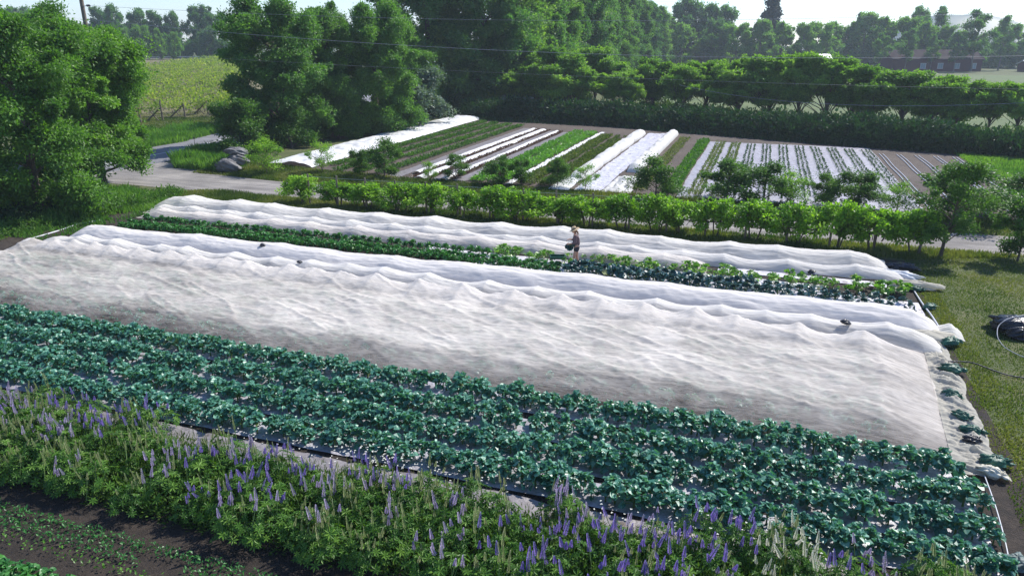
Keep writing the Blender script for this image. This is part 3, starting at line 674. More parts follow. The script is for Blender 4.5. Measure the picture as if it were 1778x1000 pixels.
# --- orchard of young trees between driveway and back field
mO = [make_tree(80 + k, 2.6, .55, [1.25, 1.1, 1.5][k], 56, 120, .36, .115, M['bark'], M['orchard'], ['bush', 'round', 'bush'][k], .05, .8, nlimb=26) for k in range(3)]
mOt = make_tree(85, 5, 1.2, 1.9, 110, 120, .40, .12, M['bark'], M['orchard'], 'oval', .10, .8, nlimb=44, lean=-.3)
mOs = make_tree(86, 2.6, .5, 1.3, 55, 60, .36, .10, M['bark'], M['vineleaf'], 'bush', .035, .8, nlimb=40)
orch = [(463, 302, 240, 's', 1.0, 'thin pale twiggy shrub on the grass right of the boulders'),
        (560, 300, 246, 's', .8, 'wispy young shrub before the white fleece strip'),
        (625, 305, 262, 1, .9, 'small tree on the grass at the left end of the back field'),
        (668, 308, 248, 0, .95, 'twiggy small tree in front of the dull green rows'),
        (792, 312, 272, 0, 1.0, 'low spreading tree in front of the dark plastic strips'),
        (745, 318, 280, 's', .7, 'thin little tree in front of the plastic strips'),
        (868, 320, 276, 0, 1.1, 'low tree at the end of the light green rows'),
        (905, 322, 280, 1, .9, 'small tree beside the narrow white strip'),
        (968, 326, 278, 2, .9, 'broad low tree left of the open white covers'),
        (1016, 330, 286, 's', .9, 'sparse small tree before the white tunnels'),
        (1138, 345, 280, 2, 1.15, 'wide round tree below the right white tunnel'),
        (1262, 352, 282, 2, 1.3, 'large dense dark tree in front of the white mulched rows'),
        (1325, 354, 288, 0, 1.3, 'dark tree just right of the large dense one'),
        (1370, 356, 300, 's', 1.3, 'airy low tree on the white mulched rows'),
        (1432, 362, 306, 2, 1.0, 'spreading dark tree left of the brown rows'),
        (1488, 364, 300, 1, 1.3, 'round tree at the edge of the brown rows'),
        (1556, 370, 318, 's', 1.2, 'thin small tree in front of the brown rows'),
        (1668, 384, 300, 1, 1.7, 'tall loose tree behind the driveway near the right edge'),
        (1760, 378, 306, 2, 1.4, 'dark green tree at the right edge beyond the driveway')]
for i, (px, by_, ty, k, wd, lab) in enumerate(orch):
    u, v = ground(px, by_); h = top_z(u, v, ty)
    plant_tree(mOs if k == 's' else mO[k], 'orchard_tree', lab, 'tree', u, v, i * 1.9, (h / 2.65 * wd * 1.22, h / 2.65 * wd * 1.22, h / 2.65 * 1.04))
u, v = ground(1632, 446); plant_tree(mOt, 'orchard_tree', 'taller leaning tree with a bare trunk at the right end of the hedge', 'tree', u, v, math.pi + .2, top_z(u, v, 288) / 4.9)
u, v = ground(1752, 452); plant_tree(mO[1], 'shrub', 'bright green shrub on the lawn at the right edge', 'shrub', u + .3, v, 2, 1.0)

# ------------------------------------------------------------------ grass and tall grass
def blades(mb, X, Y, h, w_, rs, tint=.5, bend=.5, zb=None, tv=.16):
    n = len(X); a = rs.rand(n) * 6.283; h = h * rs.uniform(.5, 1.2, n)
    b = np.stack([X, Y, terrain(X, Y) if zb is None else zb + 0 * X], -1); side = np.stack([np.cos(a), np.sin(a), 0 * a], -1)
    ln = np.stack([np.cos(a + 1.57), np.sin(a + 1.57), 0 * a], -1) * (rs.rand(n) * bend * h)[:, None]
    up = np.stack([0 * a, 0 * a, h], -1)
    V = np.stack([b - side * w_ / 2, b + side * w_ / 2, b + ln * .4 + up * .6 + side * w_ * .35, b + ln + up], 1)
    F = np.arange(n * 4).reshape(-1, 4); mb.add(V.reshape(-1, 3), F, np.repeat(np.clip(tint + rs.normal(size=n) * tv, 0, 1), 4))
def grass_patch(name, label, poly, n, h, w_, m, seed, patch=0, tint=.5, kind='stuff', bend=.5):
    rs = np.random.RandomState(seed); P = np.array(poly, float); lo, hi = P.min(0), P.max(0)
    X = rs.uniform(lo[0], hi[0], n * 3); Y = rs.uniform(lo[1], hi[1], n * 3); ins = np.zeros(len(X), bool); j = len(P) - 1
    for i in range(len(P)):
        c = ((P[i, 1] > Y) != (P[j, 1] > Y)) & (X < (P[j, 0] - P[i, 0]) * (Y - P[i, 1]) / (P[j, 1] - P[i, 1] + 1e-12) + P[i, 0]); ins ^= c; j = i
    if patch: ins &= vnoise(X * abs(patch), Y * abs(patch), seed + 3) * .6 + vnoise(X * 3.1, Y * 3.1, seed + 4) * .4 + .3 * rs.rand(len(X)) > (.57 if patch > 0 else .38)
    X, Y = X[ins][:n], Y[ins][:n]; hh = h * (.55 + .9 * vnoise(X * 1.1, Y * 1.1, seed + 1)); tt = tint + .9 * (fbm(X * .45, Y * .45, seed + 5, 4))
    mb = MB(); blades(mb, X, Y, hh, w_, rs, tt, bend)
    return tag(link(name, mb.mesh(name, m)), label, 'grass', kind=kind)
grass_patch('grass', 'mown lawn grass right of the vegetable beds', [(6.15, 11), (14, 11), (16, 36), (6.3, 35.6), (6.4, 30), (6.2, 22)], 100000, .055, .03, M['grass'], 1, -.7)
grass_patch('grass', 'grass strip between the netted beds and the driveway', [(-31.5, 33.8), (6.6, 33.9), (12, 36.2), (-27, 36.3), (-33, 36.6), (-35.5, 34)], 42000, .16, .035, M['grass'], 2, .0, .55)
grass_patch('grass', 'grass strip between the driveway and the back field', [(-38.5, 41.2), (-30, 40.4), (18, 39.8), (18, 43.6), (-22, 44.4), (-32, 45.5), (-37, 47)], 50000, .16, .05, M['grass'], 3, 0, .55)
grass_patch('tall_grass', 'tall dark green grass left of the stacked boulders', [(-41.2, 42.4), (-36.4, 42.0), (-36.6, 44.8), (-39, 48), (-44.2, 50), (-44, 46)], 16000, .85, .05, M['longgrass'], 4)
grass_patch('tall_grass', 'long rough grass under the left trees beside the field corner', [(-37.5, 24), (-33.5, 26), (-33.8, 33.5), (-37, 34.5), (-43, 33), (-44, 20)], 26000, .5, .06, M['longgrass'], 5)
grass_patch('tall_grass', 'bright tall grass on the far verge of the road', [(-52, 40), (-51, 54), (-54, 66), (-60, 64), (-58, 40)], 16000, .6, .07, M['longgrass'], 6, 0, .7)
grass_patch('grass', 'meadow grass between the road and the vineyard', [(-54, 55), (-57, 72), (-66, 84), (-84, 66), (-62, 48)], 40000, .14, .09, M['grass'], 7, 0, .75)
grass_patch('weeds', 'sparse weeds on bare earth beside the left ends of the covers', [(-36, 24), (-31.5, 24), (-31, 34.2), (-35.5, 35)], 5000, .22, .05, M['longgrass'], 8, .8, .6)
grass_patch('grass', 'bright grass wedge at the right end of the brown rows', [(15.4, 50), (18, 50), (22, 64), (20.5, 71), (15.2, 70)], 16000, .2, .08, M['longgrass'], 9, 0, .85)
grass_patch('grass', 'worn grass on the earth path right of the broccoli', [(5.3, 10), (7, 10), (6.8, 32), (6.05, 32), (5.9, 20)], 9000, .06, .035, M['grass'], 10, 1.3, .6)
grass_patch('tall_grass', 'tall grass along the foot of the undergrowth and sumacs', [(-37, 83.2), (-31, 80.5), (-16, 79.0), (-8, 76.2), (9, 70.4), (18, 68.2), (18, 70), (9, 72), (-16, 81), (-37, 86)], 9000, .45, .10, M['under'], 12, 0, .5)

clumps('rough_weeds', [(-34.8, 23), (-34.3, 27), (-33.8, 31), (-34.2, 35)], 2.2, 420, .55, .14, M['orchard'], 'rough leafy weeds along the earth path at the left ends of the covers', 'weeds', 49, 24)
clumps('rough_weeds', [(-37, 25), (-37.5, 29), (-40, 33)], 4, 800, 1.0, .18, M['under'], 'dense dark weeds and saplings below the left broadleaf trees', 'weeds', 50, 30)
# ------------------------------------------------------------------ covers and nets
def cover_obj(name, label, cat, U, V, Z, m, smooth=True, group=None):
    return tag(link(name, MB().grid(U, V, Z).mesh(name, m, smooth)), label, cat, group)
def hoops(u, h0, spacing, sag, seed):
    rs = np.random.RandomState(seed); k = [u.min() - rs.rand() * spacing]
    while k[-1] < u.max() + spacing: k.append(k[-1] + spacing * rs.uniform(.7, 1.35))
    k = np.array(k); i = np.clip(np.searchsorted(k, u) - 1, 0, len(k) - 2); t = (u - k[i]) / (k[i + 1] - k[i])
    hh = rs.uniform(.9, 1.08, len(k)); lin = hh[i] * (1 - t) + hh[i + 1] * t
    return h0 * lin - sag * 4 * t * (1 - t) * ((k[i + 1] - k[i]) / spacing) ** 1.5
def smax(a, b, k=.08): return np.log(np.exp(a / k) + np.exp(b / k)) * k

# big insect net
def big_net():
    u = np.arange(-31.6, 5.75, .055); s = np.linspace(0, 1, 150)
    U, S = np.meshgrid(u, s, indexing='ij')
    v0 = 16.3 + .22 * fbm(u * .5, u * 0, 3) + .10 * fbm(u * 1.9, u * 0, 6) + np.interp(u, [-32, -27, -20, 4, 6], [2.6, .5, .2, .25, -.1]); v1 = 23.15 + .1 * fbm(u * .7, u * 0 + 5, 4)
    V = v0[:, None] + (v1 - v0)[:, None] * S
    rh = hoops(u, .80, 1.45, .17, 21)[:, None]
    prof = np.interp(V, [16.0, 16.5, 17.0, 17.6, 18.3, 19.0, 19.8, 20.6, 21.4, 22.3, 22.75, 23.2], [0, .06, .26, .44, .46, .52, .50, .60, .60, 1.0, .62, 0])
    lf = np.clip((V - 20.6) / 1.7, 0, 1)
    Z = prof * (rh * lf + .80 * (1 - lf))
    # crop mounds pushing the net up and tension folds between them
    mound = fbm(U * 1.1, V * 1.0, 31, 3)
    fold = np.abs(fbm((U * .85 + V * .5) * .9, (V - U * .35) * .35, 37, 4))
    e = np.clip(np.minimum(S * 5, (1 - S) * 7), 0, 1)
    Z = Z + e * (.07 * mound - .06 * fold + .055 * np.clip(1 - 3.2 * np.abs(fbm((U * .55 + V * .84) * .32, (U * .84 - V * .55) * 1.9, 56, 2)), 0, 1) ** 2 * lf.clip(.5) + .04 * np.clip(1 - 3.5 * np.abs(fbm((U * .9 - V * .4) * .3, (U * .4 + V * .9) * 1.7, 57, 2)), 0, 1) ** 2 + .02 * fbm(U * 6, V * 6, 41, 3) + .020 * fbm(U * 1.1 + V * .6, V * 6.5 - U * .7, 45, 3) + .05 * np.abs(fbm(U * 1.6 - V * 1.3, V * .5 + U * .3, 44, 4)) * (vnoise(U * .3, V * .4, 48) > .1)) + .03
    ue = np.interp(V, [16, 23.5], [4.85, 5.45]); U = -31.6 + (U + 31.6) * (ue + 31.6) / 37.3
    endr = np.clip((ue + .25 * fbm(V * .8, V * 0, 59, 2) - U) / 1.5, 0, 1) ** .8; endl = np.clip((U + 31.6) / 1.5, 0, 1) ** .7
    Z = np.maximum(Z * endr * endl, .045 + .03 * fbm(U * 7, V * 7, 43, 2)); 
    thick = .5 + .12 * fbm(U * .22, V * .35, 46, 3) + .14 * fbm(U * .9 + V * .3, V * 1.3, 49, 3) - .40 * np.clip(1 - (V - v0[:, None] + .35 * fbm(U * .5, V * .2, 58, 3)) / 1.9, 0, 1) - .16 * np.clip((-U - 12) / 14, 0, 1) + .10 * np.exp(-((U + 2.2) / .5) ** 2)
    net = MB().grid(U, V, Z, np.clip(thick, 0, 1)).mesh('insect_net', M['net'], True)
    tag(link('insect_net', net), 'huge translucent white insect net spread over the middle beds behind the broccoli', 'insect net')
    # gathered hem lying on the soil at the right end
    a = np.arange(16.0, 24.2, .03); b = np.linspace(0, 1, 40); A, B = np.meshgrid(a, b, indexing='ij')
    ge = np.interp(a, [16, 23.5], [4.75, 5.35]); wd = np.interp(a, [16, 17, 20, 24], [5.85, 5.75, 5.85, 6.1]) + .14 * fbm(a * 1.1, a * 0, 51) - ge
    X = ge[:, None] + B * wd[:, None]; Zb = .05 + (np.abs(fbm(A * 4.2 + B * 2, B * 1.6, 52, 5)) * .26 + .10 * np.abs(fbm(A * 11 + B * 5, B * 3, 54, 3))) * np.sin(np.pi * np.clip(B, .02, .98)) ** .6
    cover_obj('gathered_netting', 'beige gathered edge of netting lying along the right end of the big net', 'netting', X, A + .12 * fbm(A * 2, B * 3, 53, 2), Zb, M['net_bunch'])
big_net()
def low_cover(name, label, u0, u1, ridge, h0, v0, v1, m, seed, sp=1.5, sag=.12, wr=.05, du=.06, gap=0.0, pts=70, drift=0, fine=.012, endt=.9):
    u = np.arange(u0, u1, du); s = np.linspace(0, 1, pts); U, S = np.meshgrid(u, s, indexing='ij')
    dr = drift * (u - u0)[:, None]
    V = v0 + (v1 - v0) * S + dr + .08 * fbm(U * .6, S * 0 + seed, seed, 2) * (np.abs(S - .5) * 2)
    rh = hoops(u, h0, sp, sag, seed)[:, None]
    T = np.where(V < ridge + dr, (V - (v0 + dr)) / (ridge - v0), ((v1 + dr) - V) / (v1 - ridge)); T = np.clip(T, 0, 1)
    Z = rh * (1 - (1 - T) ** 2.1) ** .75
    Z = Z + np.clip(T * 3, 0, 1) * (wr * .8 * fbm(U * .8 + V, V * 2.2, seed + 3, 4) + wr * .5 * fbm(U * 1.3, V * 9, seed + 4, 3) - wr * 1.0 * np.abs(fbm(U * .55, V * 1.2 - U * .1, seed + 9, 3)) + fine * fbm(U * 7, V * 9, seed + 6, 2)) + .03
    e = np.clip(np.minimum(U - u0, u1 - U) / endt, 0, 1) ** .55
    Z = np.maximum(Z * e, .045 + .02 * fbm(U * 6, V * 6, seed + 8, 2))
    return cover_obj(name, label, 'crop cover', U, V, Z, m)
low_cover('row_cover', 'narrow scalloped net-covered row directly behind the huge insect net', -31.2, 5.9, 23.55, .62, 22.95, 24.35, M['net_back'], 61, 1.9, .14, .06)
low_cover('row_cover', 'smooth white fleece row cover between the scalloped net and the kale', -30.9, 6.1, 25.05, .66, 24.2, 26.15, M['fleece'], 67, 2.6, .05, .07)
low_cover('row_cover', 'short white fleece end piece lying at the right end of the smooth fleece cover', 5.8, 6.75, 24.95, .36, 24.35, 25.5, M['net_back'], 69, .6, .10, .10, endt=.35)
low_cover('row_cover', 'farthest and tallest net ridge beside the driveway grass', -32.2, 5.5, 31.7, .68, 30.8, 33.3, M['net_back'], 71, 2.6, .14, .07)
low_cover('row_cover', 'middle low net ridge between the two ridges left of the driveway grass', -31.8, 5.9, 30.55, .47, 30.0, 31.4, M['net_back'], 73, 2.0, .12, .06)
low_cover('row_cover', 'front net ridge behind the worker, ending halfway along the beds', -31.2, -1.6, 29.65, .50, 28.95, 30.35, M['net'], 79, 2.3, .13, .06)

# ------------------------------------------------------------------ crops
LT = np.array([[x, y, 0] for y in (0, .28, .6, .95) for x in (-1, 0, 1)], float)
LT[:, 0] *= np.repeat([.06, .30, .42, .16], 3); LT[:, 2] = .12 * (np.abs(LT[:, 0]) / .46)
LT[:, 2] += np.repeat([0, .10, .06, -.14], 3)
LTF = np.array([[r * 3 + c, r * 3 + c + 1, r * 3 + c + 4, r * 3 + c + 3] for r in range(3) for c in range(2)])
def brassica(seed, n=15, L=.30, h=.22, m=None, curl=.06, spread=1.0, stemm=None, name='broccoli_plant', smooth=False):
    rs = np.random.RandomState(seed); mb = MB()
    for k in range(n):
        a = k * 2.4 + rs.normal() * .35; t = k / n; el = R(12 + 66 * t + rs.normal() * 16)
        d = np.array([math.cos(a) * math.cos(el) * spread, math.sin(a) * math.cos(el) * spread, math.sin(el)]); d /= np.linalg.norm(d)
        side = np.array([-math.sin(a), math.cos(a), 0]); nz = np.cross(side, -d); nz = nz if nz[2] > 0 else -nz
        l = L * (1.15 - .4 * t) * rs.uniform(.75, 1.25); pet = d * (l * .35 + .06 * (1 - t) * (L > .14)); c0 = np.array([rs.normal() * .045, rs.normal() * .045, h * (.4 + .6 * t)])
        T = LT.copy(); T[:, 2] += rs.normal(size=len(T)) * curl * 1.5; T[:, 0] += rs.normal(size=len(T)) * .09 * (np.abs(T[:, 0]) > .02)
        ro = rs.normal() * .7; s2 = side * math.cos(ro) + nz * math.sin(ro); n2 = -side * math.sin(ro) + nz * math.cos(ro)
        V = (c0 + pet) + T[:, 0:1] * s2 * l * 1.05 + T[:, 1:2] * d * l + T[:, 2:3] * n2 * l
        # droop of the tip
        V[:, 2] -= (T[:, 1] ** 2) * l * .22
        mb.add(V, LTF, float(np.clip(rs.normal(.45 + .1 * t, .2), 0, 1)), 2 if rs.rand() < .012 and t < .5 else 0)
        mb.tube([c0, c0 + pet * 1.15], [.010, .006], 3, mat=1, cap=False)
    mb.tube([(0, 0, -.03), (0, 0, h)], [.018, .014], 5, mat=1)
    return mb.mesh(name, [m, stemm or M['stem'], M['faded']], smooth)
def heavy(variants, P, rz, sc_, name, m, label, cat):
    """one object from many transformed copies of plant meshes"""
    mb = MB(); data = []
    for me in variants:
        n = len(me.vertices); co_ = np.empty(n * 3, np.float32); me.vertices.foreach_get('co', co_)
        t = np.empty(n, np.float32); me.attributes['tint'].data.foreach_get('value', t)
        fs = {}
        for p in me.polygons: fs.setdefault((len(p.vertices), p.material_index), []).append(list(p.vertices))
        data.append((co_.reshape(-1, 3).astype(float), t, fs))
    for i, p in enumerate(P):
        V, t, fs = data[i % len(data)]; c, s = math.cos(rz[i]), math.sin(rz[i])
        W = np.stack([V[:, 0] * c - V[:, 1] * s, V[:, 0] * s + V[:, 1] * c, V[:, 2]], -1) * sc_[i] + p
        first = True; base = mb.n
        for (k, mi), F in fs.items():
            if first: mb.add(W, F, t, mi); first = False
            else:
                mb.f.append(np.array(F) + base); mb.m.append(np.full(len(F), mi))
    return tag(link(name, mb.mesh(name, m)), label, cat, kind='stuff')

# silver mulch on the broccoli beds
def mulch(name, label, u0, u1, v0, v1, m, seed, z=.045, cat='mulch sheet', amp=.02, axis='u', kind=None):
    u = np.arange(u0, u1, .12 if axis == 'u' else .15); v = np.linspace(v0, v1, 10 if axis == 'u' else 200)
    if axis == 'v': u = np.linspace(u0, u1, max(6, int((u1 - u0) / .12)))
    U, V = np.meshgrid(u, v, indexing='ij')
    Z = z + amp * fbm(U * 2.5, V * 2.5, seed, 4)
    if axis == 'u': V = V + .06 * fbm(U * .9, V * 0, seed + 1, 3)
    else: U = U + .12 * fbm(V * .5, U * 0, seed + 1, 4)
    return tag(link(name, MB().grid(U, V, Z).mesh(name, m, True)), label, cat, kind=kind)
bed_v = [12.65, 13.72, 14.82, 15.95]
for i, v in enumerate(bed_v):
    mulch('mulch_sheet', 'grey plastic mulch under the %s broccoli bed, half hidden by leaves' % ['nearest', 'second', 'third', 'farthest'][i], -28, 5.0, v - .42, v + .42, M['mulch'], 100 + i)
mulch('mulch_sheet', 'pale grey plastic sheet strip between the lupines and the nearest broccoli bed', -24, 2.5, 11.45, 12.08, M['mulch_dull'], 110, .05, amp=.07)
bv = [brassica(200 + k, 42, .118 + .012 * (k % 3), .31, M['broccoli']) for k in range(12)]
pl = []
for i, v in enumerate(bed_v):
    for j, dv in enumerate((-.15, .15)):
        u = -27.5 + rs.rand() * .3
        while u < 5.4:
            if rs.rand() > .04 and u < 4.98: pl.append((u + rs.normal() * .05, v + dv + rs.normal() * .04))
            u += .30
pl.sort(key=lambda p: p[0] ** 2 + p[1] ** 2)
vis = [p for p in pl if (lambda a: -40 < a < 1820)(889 + FPX * (p[0] * math.cos(YAW) + p[1] * math.sin(YAW)) / (fwd(*p) * math.cos(PITCH) + 8.7 * math.sin(PITCH)))]
for i, (u, v) in enumerate(vis[:300]):
    tag(link('broccoli_plant', bv[(i * 5) % 12], None, (u, v, .05), (0, 0, rs.rand() * 6.28), rs.uniform(.85, 1.32)), 'broad blue green broccoli plant in the nearer rows of the open beds', 'broccoli plant', 'broccoli plants nearest the camera')
rest = vis[300:]
heavy(bv, [(u, v, .05) for u, v in rest], rs.rand(len(rest)) * 6.28, rs.uniform(.85, 1.28, len(rest)), 'broccoli_plants', [M['broccoli'], M['stem'], M['faded']], 'blue green broccoli plants filling the farther parts of the open beds', 'broccoli plants')
# crops growing under the big net
un = []
for v in (17.1, 17.5, 18.4, 18.8, 19.8, 20.2, 21.2, 21.6):
    u = -30.5
    while u < 3.5: un.append((u + rs.normal() * .06, v + rs.normal() * .10)); u += .34
heavy(bv[:4], [(u, v, .02) for u, v in un], rs.rand(len(un)) * 6.28, np.where(np.array(un)[:, 1] < 17.35, .36, 1) * rs.uniform(.55, .78, len(un)), 'netted_crops', [M['broccoli'], M['stem'], M['faded']], 'green crops showing faintly through the huge insect net', 'crops')

# curly kale, blue kale and chard around the worker
kv = [brassica(220 + k, 32, .13, .24, M['kale'], .10, name='kale_plant') for k in range(5)]
nk = 0
rs2 = np.random.RandomState(77)
for v, u0, u1, st in ((27.1, -30.3, -7.2, .27), (27.55, -30.2, -7.4, .27), (28.55, -30.0, -16.3, .33), (28.5, -15.8, -10.8, .40)):
    u = u0
    while u < u1:
        tag(link('kale_plant', kv[nk % 5], None, (u + rs2.normal() * .03, v + rs2.normal() * .05, .02), (0, 0, rs2.rand() * 6.28), rs2.uniform(.85, 1.2)),
            'dense curly green kale plant in the long double row left of the worker', 'kale plant', 'green kale plants left of the worker'); nk += 1; u += st
mulch('mulch_sheet', 'bright white plastic mulch under the blue kale right of the worker', -11, 6.0, 26.5, 27.85, M['mulch_white'], 120, .05)
mulch('mulch_sheet', 'bright white plastic mulch under the sparse chard row', -14, 3.0, 27.98, 28.85, M['mulch_white'], 121, .05)
mulch('mulch_sheet', 'white plastic strip in front of the right half of the far net ridges', -1.2, 5.9, 29.35, 29.95, M['mulch_white'], 122, .05)
bk = [brassica(230 + k, 24, .22, .28, M['bluekale'], .04, .75, name='blue_kale_plant') for k in range(5)]
u = -6.9; k = 0
while u < 5.8:
    s = np.interp(u, [-7, 0, 6], [1.05, .95, .62])
    for v in ((26.85, 27.35) if u < -.5 else (26.8, 27.45)):
        tag(link('blue_kale_plant', bk[k % 5], None, (u + rs2.normal() * .04, v + rs2.normal() * .04, .05), (0, 0, rs2.rand() * 6.28), s * rs2.uniform(.8, 1.15)),
            'dark blue green kale plant standing on white mulch right of the worker', 'kale plant', 'blue kale plants right of the worker'); k += 1
    u += np.interp(u, [-7, 0, 6], [.30, .36, .50])
cv = [brassica(240 + k, 14, .16, .2, M['chard'], .05, .7, name='chard_plant') for k in range(4)]
u = -10.5; k = 0
while u < 5.6:
    for v in (28.35, 28.75, 29.1):
        if rs2.rand() < .72 and not (abs(u + 6.83) < .35 and v < 28.5):
            tag(link('chard_plant', cv[k % 4], None, (u + rs2.normal() * .05, v + rs2.normal() * .06, .04), (0, 0, rs2.rand() * 6.28), rs2.uniform(.7, 1.3)),
                'small yellow green leafy plant in the sparse row behind the blue kale', 'vegetable plant', 'sparse leafy plants behind the blue kale'); k += 1
    u += .38

# rows of the back field (they run away from the camera)
def bed_row(u0, u1, v0, v1, m, n, h, L, label, seed, cat='crop row', tint=.5, name='vegetable_row'):
    rs = np.random.RandomState(seed); X = rs.uniform(u0, u1, n); Y = rs.uniform(v0, v1, n)
    Zh = rs.rand(n) * h * (.6 + .8 * vnoise(X * 2, Y * 1.2, seed))
    d = rdir(rs, n); d[:, 2] = abs(d[:, 2]) * .8 + .2; X = X + (.14 if u1 - u0 > .3 else .05) * fbm(Y * .35, Y * 0 + u0, seed + 1, 3); kp = vnoise(X * 1.3, Y * .8, seed + 2) > .13; X, Y, Zh, d = X[kp], Y[kp], Zh[kp], d[kp]; n = len(X)
    mb = MB(); sz = L * rs.uniform(.6, 1.3, n)
    leaves(mb, np.stack([X, Y, .04 + Zh], -1), d, unit(rs.normal(size=(n, 3)) * .5 + [0, 0, 1]), sz, sz * .6, np.clip(tint + rs.normal(size=n) * .17, 0, 1))
    return tag(link(name, mb.mesh(name, m)), label, cat, kind='stuff')
far_v = lambda u: 79.4 - .43 * (u + 31)
# wide white fleece at the left edge
fl_u, fl_v = np.meshgrid(np.linspace(0, 1, 40), np.linspace(45.6, 82, 420), indexing='ij')
X = -35.6 + fl_u * 4.2 - .02 * (fl_v - 45) + .15 * fbm(fl_v * .3, fl_u, 130, 3)
Zf = .08 + np.sin(np.pi * fl_u) ** .5 * (.34 + .22 * fbm(fl_u * 3, fl_v * .9, 131, 4) + .10 * fbm(fl_u * 7, fl_v * 3, 132, 3))
cover_obj('fleece_cover', 'wide lumpy white fleece along the left edge of the back field', 'crop cover', X, fl_v, Zf, M['fleece2'])
for i, (a, b) in enumerate(((-31.0, -30.2), (-29.3, -28.5), (-27.6, -26.8), (-25.9, -25.1))):
    bed_row(a, b, 45 + (i < 1) * 2, far_v((a + b) / 2), M['orchard'], 4600, .20, .17, 'dull green vegetable row right of the wide white fleece, %s of four' % ordn[i], 300 + i, tint=.35)
for i, (a, b, m) in enumerate(((-24.5, -23.5, 'mulch_dull'), (-21.2, -20.5, 'mulch_dull'), (-19.5, -18.6, 'mulch_dull'))):
    mulch('mulch_sheet', 'grey purple plastic strip in the middle of the back field, %s of three' % ordn[i], a, b, 44.4, far_v(a) - 1.5, M[m], 140 + i, .04, axis='v')
for i, (a, b) in enumerate(((-23.4, -22.7), (-22.3, -21.5), (-20.4, -19.9))):
    w_ = (b - a)
    uu, vv = np.meshgrid(np.linspace(a, b, 14), np.linspace(44.2 if i else 46, far_v(a) - 2, 260), indexing='ij')
    zz = .06 + np.sin(np.pi * (uu - a) / w_) ** .6 * (.16 + .05 * fbm(uu * 2, vv * .6, 150 + i, 3))
    cover_obj('row_cover', 'narrow white fabric strip over a back field row, %s from the left' % ordn[i], 'crop cover', uu + .1 * fbm(vv * .3, uu * 0, 155 + i, 2), vv, zz, M['fleece2'])
    bed_row(b, b + .35, 44.5, far_v(a) - 2, M['redlettuce'], 2200, .10, .14, 'dark reddish seedlings beside the narrow white strip, %s from the left' % ordn[i], 310 + i)
for i, (a, b) in enumerate(((-18.4, -17.4), (-17.1, -15.95))):
    bed_row(a, b, 44.6, far_v(a) - .5, M['lettuce'], 6500, .22, .18, ['light green leafy row left of the thin white strip', 'light green leafy row touching the thin white strip'][i], 320 + i, tint=.55)
uu, vv = np.meshgrid(np.linspace(-15.8, -15.3, 10), np.linspace(44, far_v(-15.5) + 1, 300), indexing='ij')
cover_obj('row_cover', 'thin crumpled white strip between the light green rows of the back field', 'crop cover', uu + .15 * fbm(vv * .4, uu * 0, 161, 3), vv, .06 + .2 * np.abs(fbm(uu * 4, vv * 1.5, 162, 3)), M['fleece2'])
for i, (a, b) in enumerate(((-15.1, -14.0), (-13.6, -12.6))):
    bed_row(a, b, 44.6, far_v(a) - 1, M['grass'], 6000, .2, .17, ['green row right of the thin white strip', 'green row left of the white tunnels'][i], 330 + i, tint=.5)
def tunnel(label, uc, w_, h, v0, v1, seed, bulge=2.2, pin=.72):
    s = np.linspace(0, math.pi, 22); v = np.arange(v0, v1, .12); S, V = np.meshgrid(s, v, indexing='ij')
    k = ((V - v0) % bulge) / bulge; b = pin + (1 - pin) * np.clip(4 * k * (1 - k), 0, 1) ** .35 + .04 * fbm(V * 1.2, S * 1.5, seed + 4, 3)
    e = np.clip(np.minimum(V - v0, v1 - V) / .7, 0, 1) ** .5
    X = uc - np.cos(S) * w_ / 2 * b * (1 + .04 * fbm(V, S, seed, 2)); Z = .03 + np.sin(S) ** .8 * h * b * e * (1 + .26 * fbm(V * 1.2, S * 2, seed + 1, 4))
    return cover_obj('tunnel_cover', label, 'crop tunnel', X, V, Z, M['tunnel'])
tunnel('left white hooped tunnel in the back field with puffed segments', -11.75, 1.15, .54, 47.5, 74.5, 171, 6.75)
tunnel('right white hooped tunnel in the back field beside the bare brown row', -8.55, 1.05, .58, 51.5, 75.0, 172, 23.6, .9)
mulch('mulch_sheet', 'wrinkled white plastic sheet between the two white tunnels', -11.0, -9.3, 44.0, 75, M['mulch_white'], 175, .06, amp=.10, axis='v')
uu, vv = np.meshgrid(np.linspace(-9.2, -7.4, 30), np.linspace(43.8, 49.5, 90), indexing='ij')
cover_obj('fleece_heap', 'crumpled white fleece heap at the near end of the right tunnel', 'fleece', uu, vv, .08 + .6 * np.abs(fbm(uu * 1.3, vv * .9, 180, 4)) * np.sin(np.pi * (uu + 9.2) / 1.8) ** .5 * np.sin(np.pi * (vv - 43.8) / 5.7) ** .5, M['tunnel'])
uu, vv = np.meshgrid(np.linspace(-12.6, -11.2, 24), np.linspace(43.6, 48.2, 80), indexing='ij')
cover_obj('fleece_heap', 'crumpled white fleece heap at the near end of the left tunnel', 'fleece', uu, vv, .08 + .5 * np.abs(fbm(uu * 1.5, vv * 1.1, 183, 4)) * np.sin(np.pi * (uu + 12.6) / 1.4) ** .5 * np.sin(np.pi * (vv - 43.6) / 4.6) ** .5, M['fleece2'])
bed_row(-7.6, -6.7, 45, 72, M['grass'], 3000, .10, .14, 'sparse olive seedlings in the bare brown row', 341, tint=.6)
bed_row(-5.6, -4.75, 45, 70.5, M['longgrass'], 8000, .22, .18, 'dense dark green onion row right of the bare brown row', 342, tint=.35)
k = 0
for a, b in ((-4.5, -3.75), (-2.85, -2.35), (-1.75, -1.05), (-.5, .1), (.85, 1.65), (2.25, 3.3), (3.9, 4.7), (5.3, 6.1), (6.8, 7.6)):
    pass
mulch('mulch_sheet', 'broad silver plastic mulch covering the right half of the back field', -4.65, 8.9, 43.7, 70.4, M['mulch_far'], 190, .04, axis='v', amp=.03)
